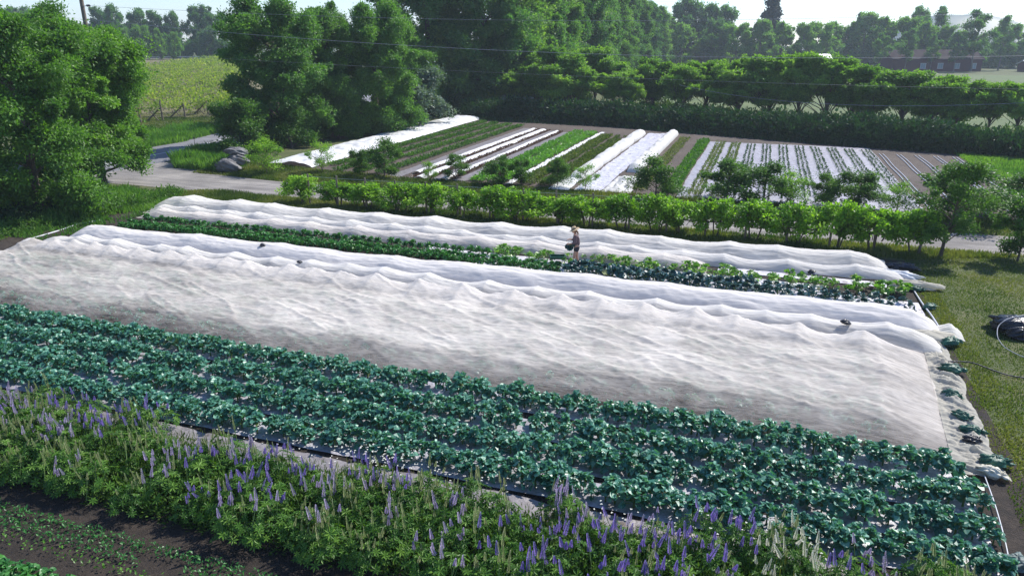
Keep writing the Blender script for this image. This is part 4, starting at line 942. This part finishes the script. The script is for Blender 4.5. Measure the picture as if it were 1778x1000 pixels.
for i, uc in enumerate(np.arange(-3.6, 8.6, 1.33)):
    for j, dd in enumerate((-.3, 0, .3)):
        g = i < 2
        bed_row(uc + dd - (.10 if g else .05), uc + dd + (.10 if g else .05), 44.2, 69.8 - .1 * i, M['grass' if g else 'under'], 900 if g else 520, .16 if g else .10, .13 if g else .12, 'thin green line of plants in the silver plastic, line %s of bed %s from the left' % (ordn[j], ordn[i]), 350 + i * 3 + j, tint=.6)
for i, uc in enumerate((9.4, 10.75, 12.1, 13.45, 14.8)):
    for j, dd in enumerate((-.14, .14)):
        tag(link('drip_line', MB().tube([(uc + dd + .03 * math.sin(q * .7 + i), q, .05) for q in np.arange(43.8, 67.6, .8)], .032, 5).mesh('drip_line', M['rail']), None), 'pale drip line, %s of the pair on the %s brown bed of the back field' % (['left', 'right'][j], ordn[i]), 'drip line')
for i in range(3):
    mulch('mulch_sheet', 'white plastic strip beyond the grass wedge at the right edge, %s away' % ['nearest', 'middle', 'farthest'][i], 21 - i * .0, 34, 60 + i * 4.0, 61.3 + i * 4.0, M['mulch_white'], 195 + i, .05)
sheet('side_field_soil', [(18.5, 56), (36, 52), (36, 71), (21, 71.5)], M['soil_pale'], .014)

# ------------------------------------------------------------------ lupine border
def palm_template():
    T = []; F = []
    for k in range(7):
        a = k / 7 * 6.283; c, s = math.cos(a), math.sin(a); b = len(T)
        for x, y, z in ((0, 0, 0), (-.16, .55, .12), (0, 1, .02), (.16, .55, .12)): T.append((x * c - y * s, x * s + y * c, z))
        F.append([b, b + 1, b + 2, b + 3])
    return np.array(T, float), np.array(F)
PT, PF = palm_template()
def lup_foliage(seed, n=64, rad=.40, h=.62, r=.085):
    rs = np.random.RandomState(seed); mb = MB()
    a = rs.rand(n) * 6.283; q = rs.rand(n) ** .55; z = h * (1 - .55 * q ** 2) * rs.uniform(.35, 1, n) ** .6
    P = np.stack([np.cos(a) * q * rad, np.sin(a) * q * rad, z], -1)
    nz = unit(np.stack([np.cos(a) * q * .8, np.sin(a) * q * .8, np.ones(n) * .9], -1) + rs.normal(size=(n, 3)) * .3)
    X = unit(np.cross(nz, rdir(rs, n))); Y = np.cross(nz, X); s = (r * rs.uniform(.7, 1.25, n))[:, None]
    mb.scatter(PT, PF, P, X * s, Y * s, nz * s, np.clip(rs.normal(.48, .17, n), 0, 1))
    for k in range(14):
        p = P[k]; mb.tube([(0, 0, 0), (p[0] * .5, p[1] * .5, p[2] * .65), tuple(p)], [.006, .005, .003], 3, mat=1, cap=False)
    return mb.mesh('foliage', [M['lupfol'], M['stem']])
def spike_mesh(seed, L, r, pm, n=90, stem=.35):
    rs = np.random.RandomState(seed); mb = MB()
    mb.tube([(0, 0, -stem), (0, 0, 0), (.005, 0, L * .95)], [.006, .006, .003], 4, mat=1)
    t = np.linspace(0, 1, n); a = np.arange(n) * 2.399; rr = r * 1.1 * (1 - t) ** .38 * (.35 + .65 * np.minimum(1, t * 8 + .3))
    P = np.stack([np.cos(a) * rr * .5, np.sin(a) * rr * .5, t * L], -1); d = unit(np.stack([np.cos(a), np.sin(a), .5 + t], -1))
    leaves(mb, P, d, unit(np.stack([-np.cos(a) * .3, -np.sin(a) * .3, np.ones(n)], -1)), r * .85 * (1 - t * .55), r * .8 * (1 - t * .5), np.clip(rs.normal(.45, .15, n) + (.35 * (t > .8)), 0, 1))
    return mb.mesh('flower_spike', [pm, M['stem']])
fol = [lup_foliage(400 + k) for k in range(6)]
spk = {k: [spike_mesh(420 + i, [.11, .17, .24][i], .027 if k != 'faded' else .021, M[k]) for i in range(3)] for k in ('purple', 'violet', 'faded', 'white')}
rl_ = np.random.RandomState(99)
lup = []
while len(lup) < 250:
    u = rl_.uniform(-21, 6.0); v = rl_.uniform(9.05, 11.75)
    edge = 9.0 + .15 * math.sin(u) 
    if v > 11.35 and rl_.rand() < .5: continue
    if v > 10.95 and (-11.4 < u < -5.9 or -4.2 < u < -2.9) and rl_.rand() < .92: continue
    if all((u - a) ** 2 + (v - b) ** 2 > .085 for a, b, *_ in lup): lup.append((u, v))
def inframe(u, v, z=.5):
    f = fwd(u, v); zc = f * math.cos(PITCH) + (HC - z) * math.sin(PITCH); yc = -(HC - z) * math.cos(PITCH) + f * math.sin(PITCH)
    return -60 < 889 + FPX * (u * math.cos(YAW) + v * math.sin(YAW)) / zc < 1840 and 500 - FPX * yc / zc < 1060
lup = [p for p in lup if inframe(*p)]
nsp = 0
for i, (u, v) in enumerate(lup):
    wz = vnoise(np.array([u * .6]), np.array([v * .9]), 7)[0]
    whitep = 0.6 < u < 1.9 + .2 and v > 10.2
    kind = 'white' if whitep else ('purple' if wz > .57 else 'violet' if wz > .46 else 'faded' if rl_.rand() < .72 else 'violet')
    gl = {'white': ('white flowering lupine plant among the purple ones near the broccoli', 'white lupines'), 'purple': ('lupine plant with deep purple flower spikes in the flower border', 'purple lupines'),
          'violet': ('lupine plant with pale violet flower spikes in the flower border', 'pale violet lupines'), 'faded': ('lupine plant with faded green seed spikes in the flower border', 'faded lupines')}[kind]
    s = rl_.uniform(1.0, 1.4)
    t = thing('lupine_plant', gl[0], 'lupine', (u, v, .012), rl_.rand() * 6.28, gl[1], s)
    link('foliage', fol[i % 6], t)
    for q in range(rl_.randint(5, 10)):
        a = rl_.rand() * 6.28; r_ = rl_.uniform(.05, .30); tl = rl_.uniform(0, .25)
        kk = kind if rl_.rand() < (.75 if kind != 'faded' else .85) else 'faded'
        link('flower_spike', spk[kk][rl_.randint(3)], t, (math.cos(a) * r_, math.sin(a) * r_, rl_.uniform(.48, .66)), (rl_.normal() * .2, tl * rl_.choice([-1, 1]), a)); nsp += 1
clumps('flower_border_foliage', [(-22, 10.2), (6, 10.2)], 2.2, 5200, .62, .10, M['lupdark'], 'mixed green foliage and weeds filling the flower border between the lupines', 'foliage', 44, 22, .35, .8)
clumps('flower_border_grass', [(-22, 11.45), (4, 11.5)], .35, 300, .3, .12, M['grass'], 'wispy pale grass along the far edge of the flower border', 'grass', 45, 18, .12, 1.5)
grass_patch('wildflower_stalks', 'thin pale seed stalks rising over the flower border', [(-18, 10.6), (6, 10.6), (6, 11.5), (-18, 11.5)], 1300, .62, .014, M['grass'], 46, .8, .9, bend=.06)
# white daisies sprinkled by the plastic strip
mb = MB(); n = 260; X = np.concatenate([rl_.normal(-7.0, .8, n // 2), rl_.uniform(-12, 2, n // 2)]); Y = np.concatenate([rl_.normal(11.7, .25, n // 2), rl_.uniform(11.3, 11.9, n // 2)]); Z = rl_.uniform(.35, .8, n)
for k in range(3): a = rl_.rand(n) * 6.28; leaves(mb, np.stack([X, Y, Z], -1), np.stack([np.cos(a), np.sin(a), .1 + 0 * a], -1), np.tile([0, 0, 1.], (n, 1)), .028, .028, .9)
tag(link('tiny_white_flowers', mb.mesh('tiny_white_flowers', M['white'])), 'tiny white wildflowers scattered at the far edge of the lupines', 'wildflowers', kind='stuff')

# seedling rows and leafy bed in the shaded corner
for i, (v, n, m, tt) in enumerate(((8.30, 1500, 'kale', .6), (7.98, 1300, 'kale', .35), (7.66, 500, 'lettuce', .3))):
    bed_row(-16, -3, v - .13, v + .13, M[m], n, .08, .065, 'low seedling row in the shade of the lupines, %s from them' % ordn[i], 500 + i, name='seedling_row')
bp = [brassica(250 + k, 16, .15, .10, M['kale'], .06, 1, name='strawberry_plant') for k in range(4)]
k = 0
for v in (6.2, 6.48, 6.76, 7.02):
    for u in np.arange(-14.5, -7.5, .24):
        if inframe(u, v, 0): tag(link('leafy_plant', bp[k % 4], None, (u + rl_.normal() * .04, v + rl_.normal() * .04, .02), (0, 0, rl_.rand() * 6.28), rl_.uniform(.8, 1.15)), 'low glossy leafy plant in the bed at the bottom left corner', 'leafy plant', 'leafy plants in the bottom left corner'); k += 1

# ------------------------------------------------------------------ things lying about
def lump(seed, sx, sy, sz, amp=.2, freq=1.6, seg=28, flatb=.35, tie=0):
    a = np.linspace(0, 2 * math.pi, seg * 2 + 1); b = np.linspace(-math.pi / 2, math.pi / 2, seg); A, B = np.meshgrid(a, b, indexing='ij')
    X, Y, Z = np.cos(A) * np.cos(B), np.sin(A) * np.cos(B), np.sin(B)
    A2 = A.copy(); A2[-1] = A2[0]
    n = fbm(np.cos(A2) * freq + 10, np.sin(A2) * freq + B * freq * 1.3 + 10, seed, 4); n = n * np.cos(B) ** .5
    r = 1 + amp * n
    X, Y, Z = X * r * sx, Y * r * sy, Z * r * sz
    if tie: k = 1 - tie * np.exp(-((X / sx - .62) / .12) ** 2); Y = Y * k; Z = Z * k
    Z = np.where(Z < 0, Z * flatb, Z) + sz * flatb * .9
    return MB().grid(X, Y, Z)
M['greenbag'] = plain('green_sandbag', (.012, .085, .05), .45, .4, 6, bmp=.5)
M['whitebag'] = plain('white_sandbag', (.62, .58, .46), .7, .15, 6, bmp=.3)
M['blackbag'] = plain('black_bag', (.015, .016, .022), .4, .4, 5, bmp=.5)
M['greybag'] = plain('grey_green_bag', (.10, .14, .13), .6, .3, 5, bmp=.4)
for i, (px, py, s, m, rz, lab) in enumerate([
    (1650, 493 + 109, .42, 'greenbag', .6, 'green sandbag at the top right corner of the huge net'),
    (1652, 650, .42, 'greenbag', .1, 'green sandbag with a tied neck on the beige netting edge near the black hose'),
    (1652, 694, .34, 'greenbag', -.3, 'dark green sandbag midway down the beige netting edge'),
    (1669, 731, .32, 'greenbag', -.6, 'crumpled dark green sandbag third from the bottom of the netting edge'),
    (1686, 757, .34, 'greenbag', .0, 'green sandbag with trailing neck above the small black bag'),
    (1687, 772, .26, 'blackbag', .2, 'small black bag on the netting edge'),
    (1724, 812, .42, 'greenbag', .3, 'large striped green sandbag beside the white sandbag'),
    (1720, 830, .34, 'whitebag', -.3, 'white stuffed sandbag at the bottom corner of the netting'),
    (1590, 506, .34, 'greenbag', 0, 'green sandbag under the pale cloth at the end of the chard bed'),
    (1614, 537, .36, 'greenbag', .8, 'dark green bag standing behind the white fleece end piece'),
    (1762, 985, .40, 'greybag', .4, 'grey green sandbag on the earth at the bottom right corner')]):
    u, v = ground(px, py); link_o = link('sandbag', lump(600 + i, s * .82, s * .46, s * .40, .5, 2.4, 36, tie=.6).mesh('sandbag', M[m], True), None, (u, v, .04 if i in (8, 9, 10) else .10), (0, 0, rz))
    tag(link_o, lab, 'sandbag')
# black weights and stakes holding the covers
for i, (px, py, s, lab) in enumerate([(362, 412, .14, 'small black clip on the smooth white fleece, leftmost'), (457, 427, .17, 'black pointed weight on the smooth white fleece'), (520, 455, .12, 'tiny black peg on the scalloped net'),
                                      (1410, 475, .22, 'black weight lying in front of the far white cover'), (1467, 560, .17, 'dark rumpled cloth on the scalloped net near its right end'), (272, 553, .14, 'small black marker at the near edge of the huge net'), (1021, 676, .10, 'small dark marker standing by the edge of the huge net')]):
    zz = .55 if i in (0, 1, 2, 4) else .03; u, v = ground(px, py, zz + .05)
    tag(link('weight', lump(640 + i, s, s * .6, s * .7, .5, 2, 16).mesh('weight', M['blackbag'], True), None, (u, v, zz), (0, .3, .5)), lab, 'weight')
# white cloth scraps
for i, (px, py, sx, sy, m, lab) in enumerate([(1590, 500, .9, .30, 'net_bunch', 'pale bunched cloth at the end of the chard bed'), (1612, 588, .85, .55, 'net_bunch', 'cream gathered netting at the end of the scalloped net'),
                                              (1560, 482, .85, .30, 'fleece2', 'white gathered end of the farthest net ridge')]):
    u, v = ground(px, py); tag(link('gathered_cloth', lump(660 + i, sx, sy, .20, .5, 2.2).mesh('gathered_cloth', M[m], True), None, (u, v, .02), (0, 0, -.2)), lab, 'netting')
u, v = ground(1563, 468); tag(link('black_plastic_scrap', lump(670, .7, .35, .22, .6, 2.4).mesh('black_plastic_scrap', M['mulch_black'], True), None, (u, v, .02), (0, 0, .1)), 'black plastic scrap tucked under the end of the farthest net ridge', 'plastic sheet')
# bundle of folded black plastic on the lawn
u, v = ground(1768, 580)
tp = thing('black_plastic_bundle', 'bundle of folded shiny black plastic on the lawn at the right edge', 'tarp', (u, v, .02), .1)
for i, (dx, dy, dz, a, b, c) in enumerate(((0, .3, 0, .85, .5, .34), (.1, 0, .20, .75, .42, .26), (.25, -.25, 0, .8, .36, .30), (.6, .35, .1, .7, .5, .3))):
    link('folded_sheet', lump(680 + i, a, b, c, .5, 1.5, 40).mesh('folded_sheet', M['mulch_black'], True), tp, (dx, dy, dz), (0, 0, .15 * i))
# pale bent pipe and black hose
P = [at for at in ((1728, 548), (1728, 575), (1735, 600), (1752, 612), (1790, 622))]
pts = smoothline([(*ground(x, y, zz), zz) for (x, y), zz in zip(((1790, 545), (1750, 552), (1732, 566), (1731, 585), (1742, 602), (1765, 615), (1800, 628)), (.55, .62, .42, .25, .12, .05, .04))], 40)
tag(link('bent_pipe', MB().tube(pts, .013, 6).mesh('bent_pipe', M['greyroof'], True)), 'pale bent plastic pipe looping past the black plastic bundle', 'pipe')
pts = smoothline([(*ground(x, y), zz) for (x, y), zz in zip(((1640, 634), (1660, 632), (1690, 636), (1720, 645), (1750, 654), (1790, 660)), (.12, .10, .12, .06, .04, .04))], 40)
tag(link('garden_hose', MB().tube(pts, .020, 6).mesh('garden_hose', M['blackbag'], True)), 'black hose curving over the lawn from the netting edge', 'hose')
pts = smoothline([(5.3, 16.0, .1), (5.22, 14.8, .12), (5.1, 13.6, .10), (4.95, 12.6, .08), (4.9, 11.8, .06)], 30)
tag(link('irrigation_pipe', MB().tube(pts, .014, 6).mesh('irrigation_pipe', M['rail'], True)), 'pale irrigation pipe along the right ends of the broccoli beds', 'pipe')
pts = smoothline([(6.15, 24.6, .05), (6.1, 26.2, .1), (6.02, 27.6, .08), (6.0, 29.2, .05)], 30)
tag(link('irrigation_pipe', MB().tube(pts, .03, 6).mesh('irrigation_pipe', M['rail'], True)), 'white irrigation pipe at the right ends of the blue kale bed', 'pipe')
# header hose on the bare earth at left
pts = smoothline([(*ground(x, y), .04) for x, y in ((40, 420), (110, 400), (130, 392), (150, 388), (175, 384))], 30)
tag(link('garden_hose', MB().tube(pts, .035, 6).mesh('garden_hose', M['rail'], True)), 'pale hose lying on the weedy earth at the left ends of the covers', 'hose')

# stacked boulders
M['rock'] = plain('granite', (.16, .155, .16), .85, .45, 2.2, bmp=.8, bscale=4)
u, v = ground(396, 299)
for i, (du, dv, z, a, b, c, lab) in enumerate(((0, 0, .0, 1.0, .62, .62, 'lowest grey boulder of the stack beside the driveway'), (.25, .75, .42, .85, .6, .52, 'middle grey boulder of the stack beside the driveway'), (.05, 1.0, 1.12, .85, .6, .34, 'flat topmost boulder of the stack beside the driveway'))):
    tag(link('boulder', lump(700 + i, a, b, c, .42, 1.7, 40, .6).mesh('boulder', M['rock'], True), None, (u + du, v + dv, z), (0, .05 * i, .35 * i - .1)), lab, 'boulder')
# roadside marker rod and reflector
u, v = ground(341, 272)
t = thing('marker_rod', 'thin marker rod standing in the tall grass by the road', 'marker', (u, v, 0))
link('rod', MB().tube([(0, 0, 0), (.02, 0, 1.5)], .02, 6).mesh('rod', M['wood']), t); link('cap', MB().box((.02, 0, 1.5), (.07, .07, .16)).mesh('cap', M['blackbag']), t)

# utility pole and wires
M['wire'] = plain('wire', (.22, .24, .26), .4, .05, 1)
pu, pv, pz = at_f(150, 50, 62)
pt = thing('utility_pole', 'brown wooden utility pole behind the left broadleaf trees', 'utility pole', (pu, pv, 0))
link('post', MB().tube([(0, 0, -.2), (0, 0, 14)], [.19, .15], 12).mesh('post', M['wood'], True), pt)
link('bracket', MB().tube([(0, 0, 11.55), (.75, 0, 11.62)], .03, 6).mesh('bracket', M['rail']), pt)
ins = MB()
for k in range(4): ins.tube([(.5 + k * .09, 0, 11.6), (.55 + k * .09, 0, 11.6)], .09 if k % 2 == 0 else .05, 8)
link('insulator', ins.mesh('insulator', M['blackbag'], True), pt)
link('bracket', MB().tube([(0, 0, 9.7), (.4, 0, 9.72)], .035, 6).mesh('bracket', M['rail']), pt)
def wire(label, a, b, sag, r=.009):
    t = np.linspace(0, 1, 40)[:, None]; P = np.array(a) * (1 - t) + np.array(b) * t; P[:, 2] -= (sag * 4 * t * (1 - t))[:, 0]
    tag(link('power_line', MB().tube(P, r, 4).mesh('power_line', M['wire'])), label, 'power line')
wire('highest power line sagging from the pole across the windbreak trees', (pu + .8, pv, 11.6), at_f(2000, 10, 58), 1.1)
wire('long power line crossing the sky and trees just above the sumacs', (pu, pv, 10.6), at_f(2100, 86, 58), 1.6, .013)
wire('thin lower cable crossing in front of the dark windbreak', (pu, pv, 8.2), at_f(2100, 160, 60), .6, .006)
wire('bright service cable slanting in front of the sumacs at right', at_f(1180, 148, 66), at_f(1900, 172, 34), .9, .010)

# ------------------------------------------------------------------ the worker
def skin_mesh(name, verts, edges, radii, m, sub=2, root=0):
    me = bpy.data.meshes.new(name); me.from_pydata(verts, edges, []); o = link('tmp', me)
    md = o.modifiers.new('s', 'SKIN'); md.use_smooth_shade = True; sv = me.skin_vertices[0].data
    for i, r in enumerate(radii): sv[i].radius = (r, r) if np.isscalar(r) else r; sv[i].use_root = i == root
    sb = o.modifiers.new('b', 'SUBSURF'); sb.levels = sub; sb.render_levels = sub
    bpy.context.view_layer.update(); dg = bpy.context.evaluated_depsgraph_get()
    r = bpy.data.meshes.new_from_object(o.evaluated_get(dg)); r.name = name; r.materials.clear(); r.materials.append(m)
    bpy.data.objects.remove(o); return r
M['skin'] = plain('skin', (.46, .25, .17), .5, .08, 6); M['hair'] = plain('hair', (.17, .085, .04), .6, .3, 30)
M['shirt'] = plain('mauve_brown_shirt', (.115, .075, .082), .85, .2, 9, bmp=.3); M['shorts'] = plain('black_shorts', (.022, .021, .028), .8, .2, 9)
M['straw'] = plain('straw', (.46, .34, .20), .8, .25, 30, bmp=.4); M['band'] = plain('hat_band', (.08, .06, .05), .8)
M['boot'] = plain('boot', (.06, .045, .04), .7)
pu, pv = -6.83, 28.06
# +X is the way she faces (towards the left of the picture)
pr = thing('person', 'person in straw hat, mauve shirt and black shorts holding a bunch of greens', 'person', (pu, pv, .02), math.pi + YAW - .12)
V = [(0, 0, .90), (.02, 0, 1.08), (.03, 0, 1.26), (.05, 0, 1.38), (.075, 0, 1.45), (.10, 0, 1.52),     # 0-5 trunk, neck, skull base
     (.05, .155, 1.36), (.05, -.155, 1.36),                                                            # 6,7 shoulders
     (.05, .215, 1.10), (.28, .165, 1.06),                                                             # 8 l elbow, 9 l wrist
     (.08, -.215, 1.12), (.30, -.14, 1.17),                                                            # 10 r elbow, 11 r wrist
     (-.01, .09, .87), (.10, .095, .48), (.03, .095, .10), (.14, .10, .045),                           # 12-15 left leg
     (-.01, -.09, .87), (-.01, -.09, .47), (-.10, -.09, .10), (.01, -.095, .045)]                      # 16-19 right leg
Eg = [(0, 1), (1, 2), (2, 3), (3, 4), (4, 5), (3, 6), (3, 7), (6, 8), (8, 9), (7, 10), (10, 11), (0, 12), (12, 13), (13, 14), (14, 15), (0, 16), (16, 17), (17, 18), (18, 19)]
rad = [(.13, .15), (.105, .12), (.12, .14), (.09, .11), .052, .055, .062, .062, .043, .028, .043, .028, .092, .058, .040, .034, .092, .058, .040, .034]
# hands: palm and five fingers each
for wi, sgn in ((9, 1), (11, -1)):
    wv = np.array(V[wi]); fd = np.array([.9, -sgn * .35, -.25]); fd /= np.linalg.norm(fd); sd = np.array([0.25, 0, 1.0]) if sgn > 0 else np.array([.1, .9, .3]); sd /= np.linalg.norm(sd)
    pi_ = len(V); V.append(tuple(wv + fd * .07)); rad.append((.026, .018)); Eg.append((wi, pi_))
    for k, (o_, l) in enumerate(((-.03, .07), (-.010, .080), (.010, .076), (.028, .06))):
        a = wv + fd * .09 + sd * o_; b = a + fd * l * .5; c = b + fd * l * .25 - np.array([0, 0, l * .45])
        i0 = len(V); V += [tuple(a), tuple(b), tuple(c)]; rad += [.010, .009, .007]; Eg += [(pi_, i0), (i0, i0 + 1), (i0 + 1, i0 + 2)]
    a = wv + fd * .045 + sd * .030; i0 = len(V); V += [tuple(a), tuple(a + sd * .03 + fd * .03)]; rad += [.011, .008]; Eg += [(pi_, i0), (i0, i0 + 1)]
link('body', skin_mesh('body', V, Eg, rad, M['skin'], 2), pr)
# head with a face
a = np.linspace(0, 2 * math.pi, 33); b = np.linspace(-math.pi / 2, math.pi / 2, 24); A, B = np.meshgrid(a, b, indexing='ij')
hx_, hy_, hz_ = np.cos(A) * np.cos(B), np.sin(A) * np.cos(B), np.sin(B)
jaw = np.where(hz_ < 0, 1 - .28 * hz_ ** 2, 1); front = np.clip(hx_, 0, 1)
HX = hx_ * .098 * jaw + .012 * np.exp(-((hz_ + .85) / .3) ** 2) * front; HY = hy_ * .074 * jaw; HZ = hz_ * .118
HX = HX + .026 * np.exp(-((HZ + .012) / .018) ** 2 - (HY / .012) ** 2) * (hx_ > 0) - .010 * np.exp(-((HZ - .012) / .014) ** 2 - ((np.abs(HY) - .03) / .014) ** 2) * (hx_ > 0) + .006 * np.exp(-((HZ + .052) / .01) ** 2 - (HY / .022) ** 2) * (hx_ > 0)
hd = link('head', MB().grid(HX, HY, HZ).mesh('head', M['skin'], True), pr, (.125, 0, 1.575), (0, .42, 0))
M['eye'] = plain('eye', (.05, .03, .02), .2); M['lip'] = plain('lips', (.40, .13, .11), .5)
for s in (-1, 1):
    link('eye', lump(1, .010, .012, .007, 0, 1, 10, 1).mesh('eye', M['eye'], True), hd, (.083, s * .03, .005))
    link('ear', lump(2, .018, .008, .028, .1, 1, 10, 1).mesh('ear', M['skin'], True), hd, (-.005, s * .074, -.035))
link('mouth', lump(3, .007, .022, .006, .1, 1, 10, 1).mesh('mouth', M['lip'], True), hd, (.090, 0, -.060))
hh = MB().grid(HX * 1.13 - .012, HY * 1.13, HZ * 1.08 + .006)
hm = lump(4, .085, .086, .115, .15, 2, 22, .9)
link('hair', hm.mesh('hair', M['hair'], True), hd, (-.032, 0, -.105))
link('hair', MB().tube([(-.085, 0, -.03), (-.11, 0, -.12), (-.10, .01, -.22)], [.035, .04, .016], 8).mesh('hair', M['hair'], True), hd)
# straw hat: crown and wide brim
r_ = np.array([0, .05, .085, .098, .103, .106, .13, .17, .205, .21, .205, .17, .13, .100]); z_ = np.array([.115, .118, .105, .07, .03, .006, .0, -.006, -.022, -.027, -.029, -.014, -.008, -.004])
a = np.linspace(0, 2 * math.pi, 41); A, K = np.meshgrid(a, np.arange(len(r_)), indexing='ij')
hat = link('hat', MB().grid(np.cos(A) * r_[K] * 1.06, np.sin(A) * r_[K], z_[K] + .012 * np.sin(2 * A) * (r_[K] > .12)).mesh('hat', M['straw'], True), pr, (.125, 0, 1.635), (0, .40, 0))
rb = np.array([.104, .1075, .1085, .107]); zb = np.array([.048, .04, .02, .008]); A, K = np.meshgrid(a, np.arange(4), indexing='ij')
link('hat_band', MB().grid(np.cos(A) * rb[K] * 1.065, np.sin(A) * rb[K] * 1.005, zb[K]).mesh('hat_band', M['band'], True), hat)
# shirt with long sleeves, loose, slightly open at the hem
SV = [(0, 0, .92), (.015, 0, 1.06), (.03, 0, 1.24), (.05, 0, 1.375), (.065, 0, 1.415), (.05, .158, 1.362), (.05, -.158, 1.362), (.05, .217, 1.10), (.215, .180, 1.068), (.08, -.217, 1.12), (.24, -.158, 1.155)]
link('shirt', skin_mesh('shirt', SV, [(0, 1), (1, 2), (2, 3), (3, 4), (3, 5), (3, 6), (5, 7), (7, 8), (6, 9), (9, 10)], [(.160, .178), (.140, .155), (.145, .165), (.105, .125), .066, .076, .076, .058, .044, .058, .044], M['shirt']), pr)
link('shorts', skin_mesh('shorts', [(-.01, 0, .98), (-.015, 0, .88), (-.005, .09, .84), (.05, .094, .66), (-.015, -.09, .84), (-.012, -.09, .655)], [(0, 1), (1, 2), (2, 3), (1, 4), (4, 5)], [(.145, .165), (.155, .17), .112, .098, .112, .098], M['shorts']), pr)
for pts_ in ([(.01, .095, .30), (.03, .095, .14), (.035, .095, .06), (.14, .10, .05), (.185, .10, .045)], [(-.085, -.09, .30), (-.10, -.09, .14), (-.095, -.09, .06), (.01, -.095, .05), (.055, -.095, .045)]):
    link('boot', skin_mesh('boot', pts_, [(0, 1), (1, 2), (2, 3), (3, 4)], [.062, .056, .056, .046, .036], M['boot']), pr)
# the greens she holds: a thing of its own
bun = MB(); rs3 = np.random.RandomState(8)
for k in range(26):
    d = unit(np.array([[rs3.normal() * .5, rs3.normal() * .5, -1.0 + rs3.rand() * 1.1]]))[0]; s_ = np.cross(d, [0, 1, .2]); s_ /= np.linalg.norm(s_); n_ = np.cross(s_, d); l = rs3.uniform(.16, .24)
    T = LT.copy(); T[:, 2] += rs3.normal(size=12) * .06
    bun.add(T[:, 0:1] * s_ * l + T[:, 1:2] * d * l + T[:, 2:3] * n_ * l + d * .03, LTF, rs3.uniform(.1, .6))
    bun.tube([(0, 0, .06), tuple(d * l * .5)], [.006, .004], 3, mat=1)
mtx = Matrix.Translation((pu, pv, .02)) @ Matrix.Rotation(math.pi + YAW - .12, 4, 'Z')
tag(link('greens_bunch', bun.mesh('greens_bunch', [M['bluekale'], M['stem']], True), None, mtx @ Vector((.27, .10, .98)), (0, 0, 0), 1.0), 'bunch of dark blue green leaves held in front of the person', 'greens')
# harvest tray beside her
u, v = ground(968, 458)
tr_ = thing('harvest_tray', 'dark green harvest tray lying on the plants left of the person', 'tray', (u, v, .26), YAW)
tb = MB().box((0, 0, 0), (.62, .40, .02))
for dx, dy, a, b in ((0, .2, .62, .02), (0, -.2, .62, .02), (.31, 0, .02, .38), (-.31, 0, .02, .38)): tb.box((dx, dy, .055), (a, b, .09))
link('basin', tb.mesh('basin', M['greenbag']), tr_)
for s in (-1, 1): link('handle', MB().tube([(s * .32, -.07, .09), (s * .36, 0, .10), (s * .32, .07, .09)], .012, 5).mesh('handle', M['blackbag']), tr_)

# ------------------------------------------------------------------ haze
hb = MB().box((0, 450, 23), (2600, 1760, 48)).mesh('haze', None)
hm_, nt, b = mat('haze'); hb.materials.clear(); hb.materials.append(hm_); nt.nodes.remove(b)
pvn = N(nt, 'ShaderNodeVolumePrincipled'); pvn.inputs['Color'].default_value = (.78, .88, 1, 1); pvn.inputs['Density'].default_value = .0004; pvn.inputs['Anisotropy'].default_value = .2
nt.links.new(pvn.outputs[0], nt.nodes['Material Output'].inputs['Volume']); hm_.cycles.homogeneous_volume = True
hz = link('haze', hb); tag(hz, kind='stuff')
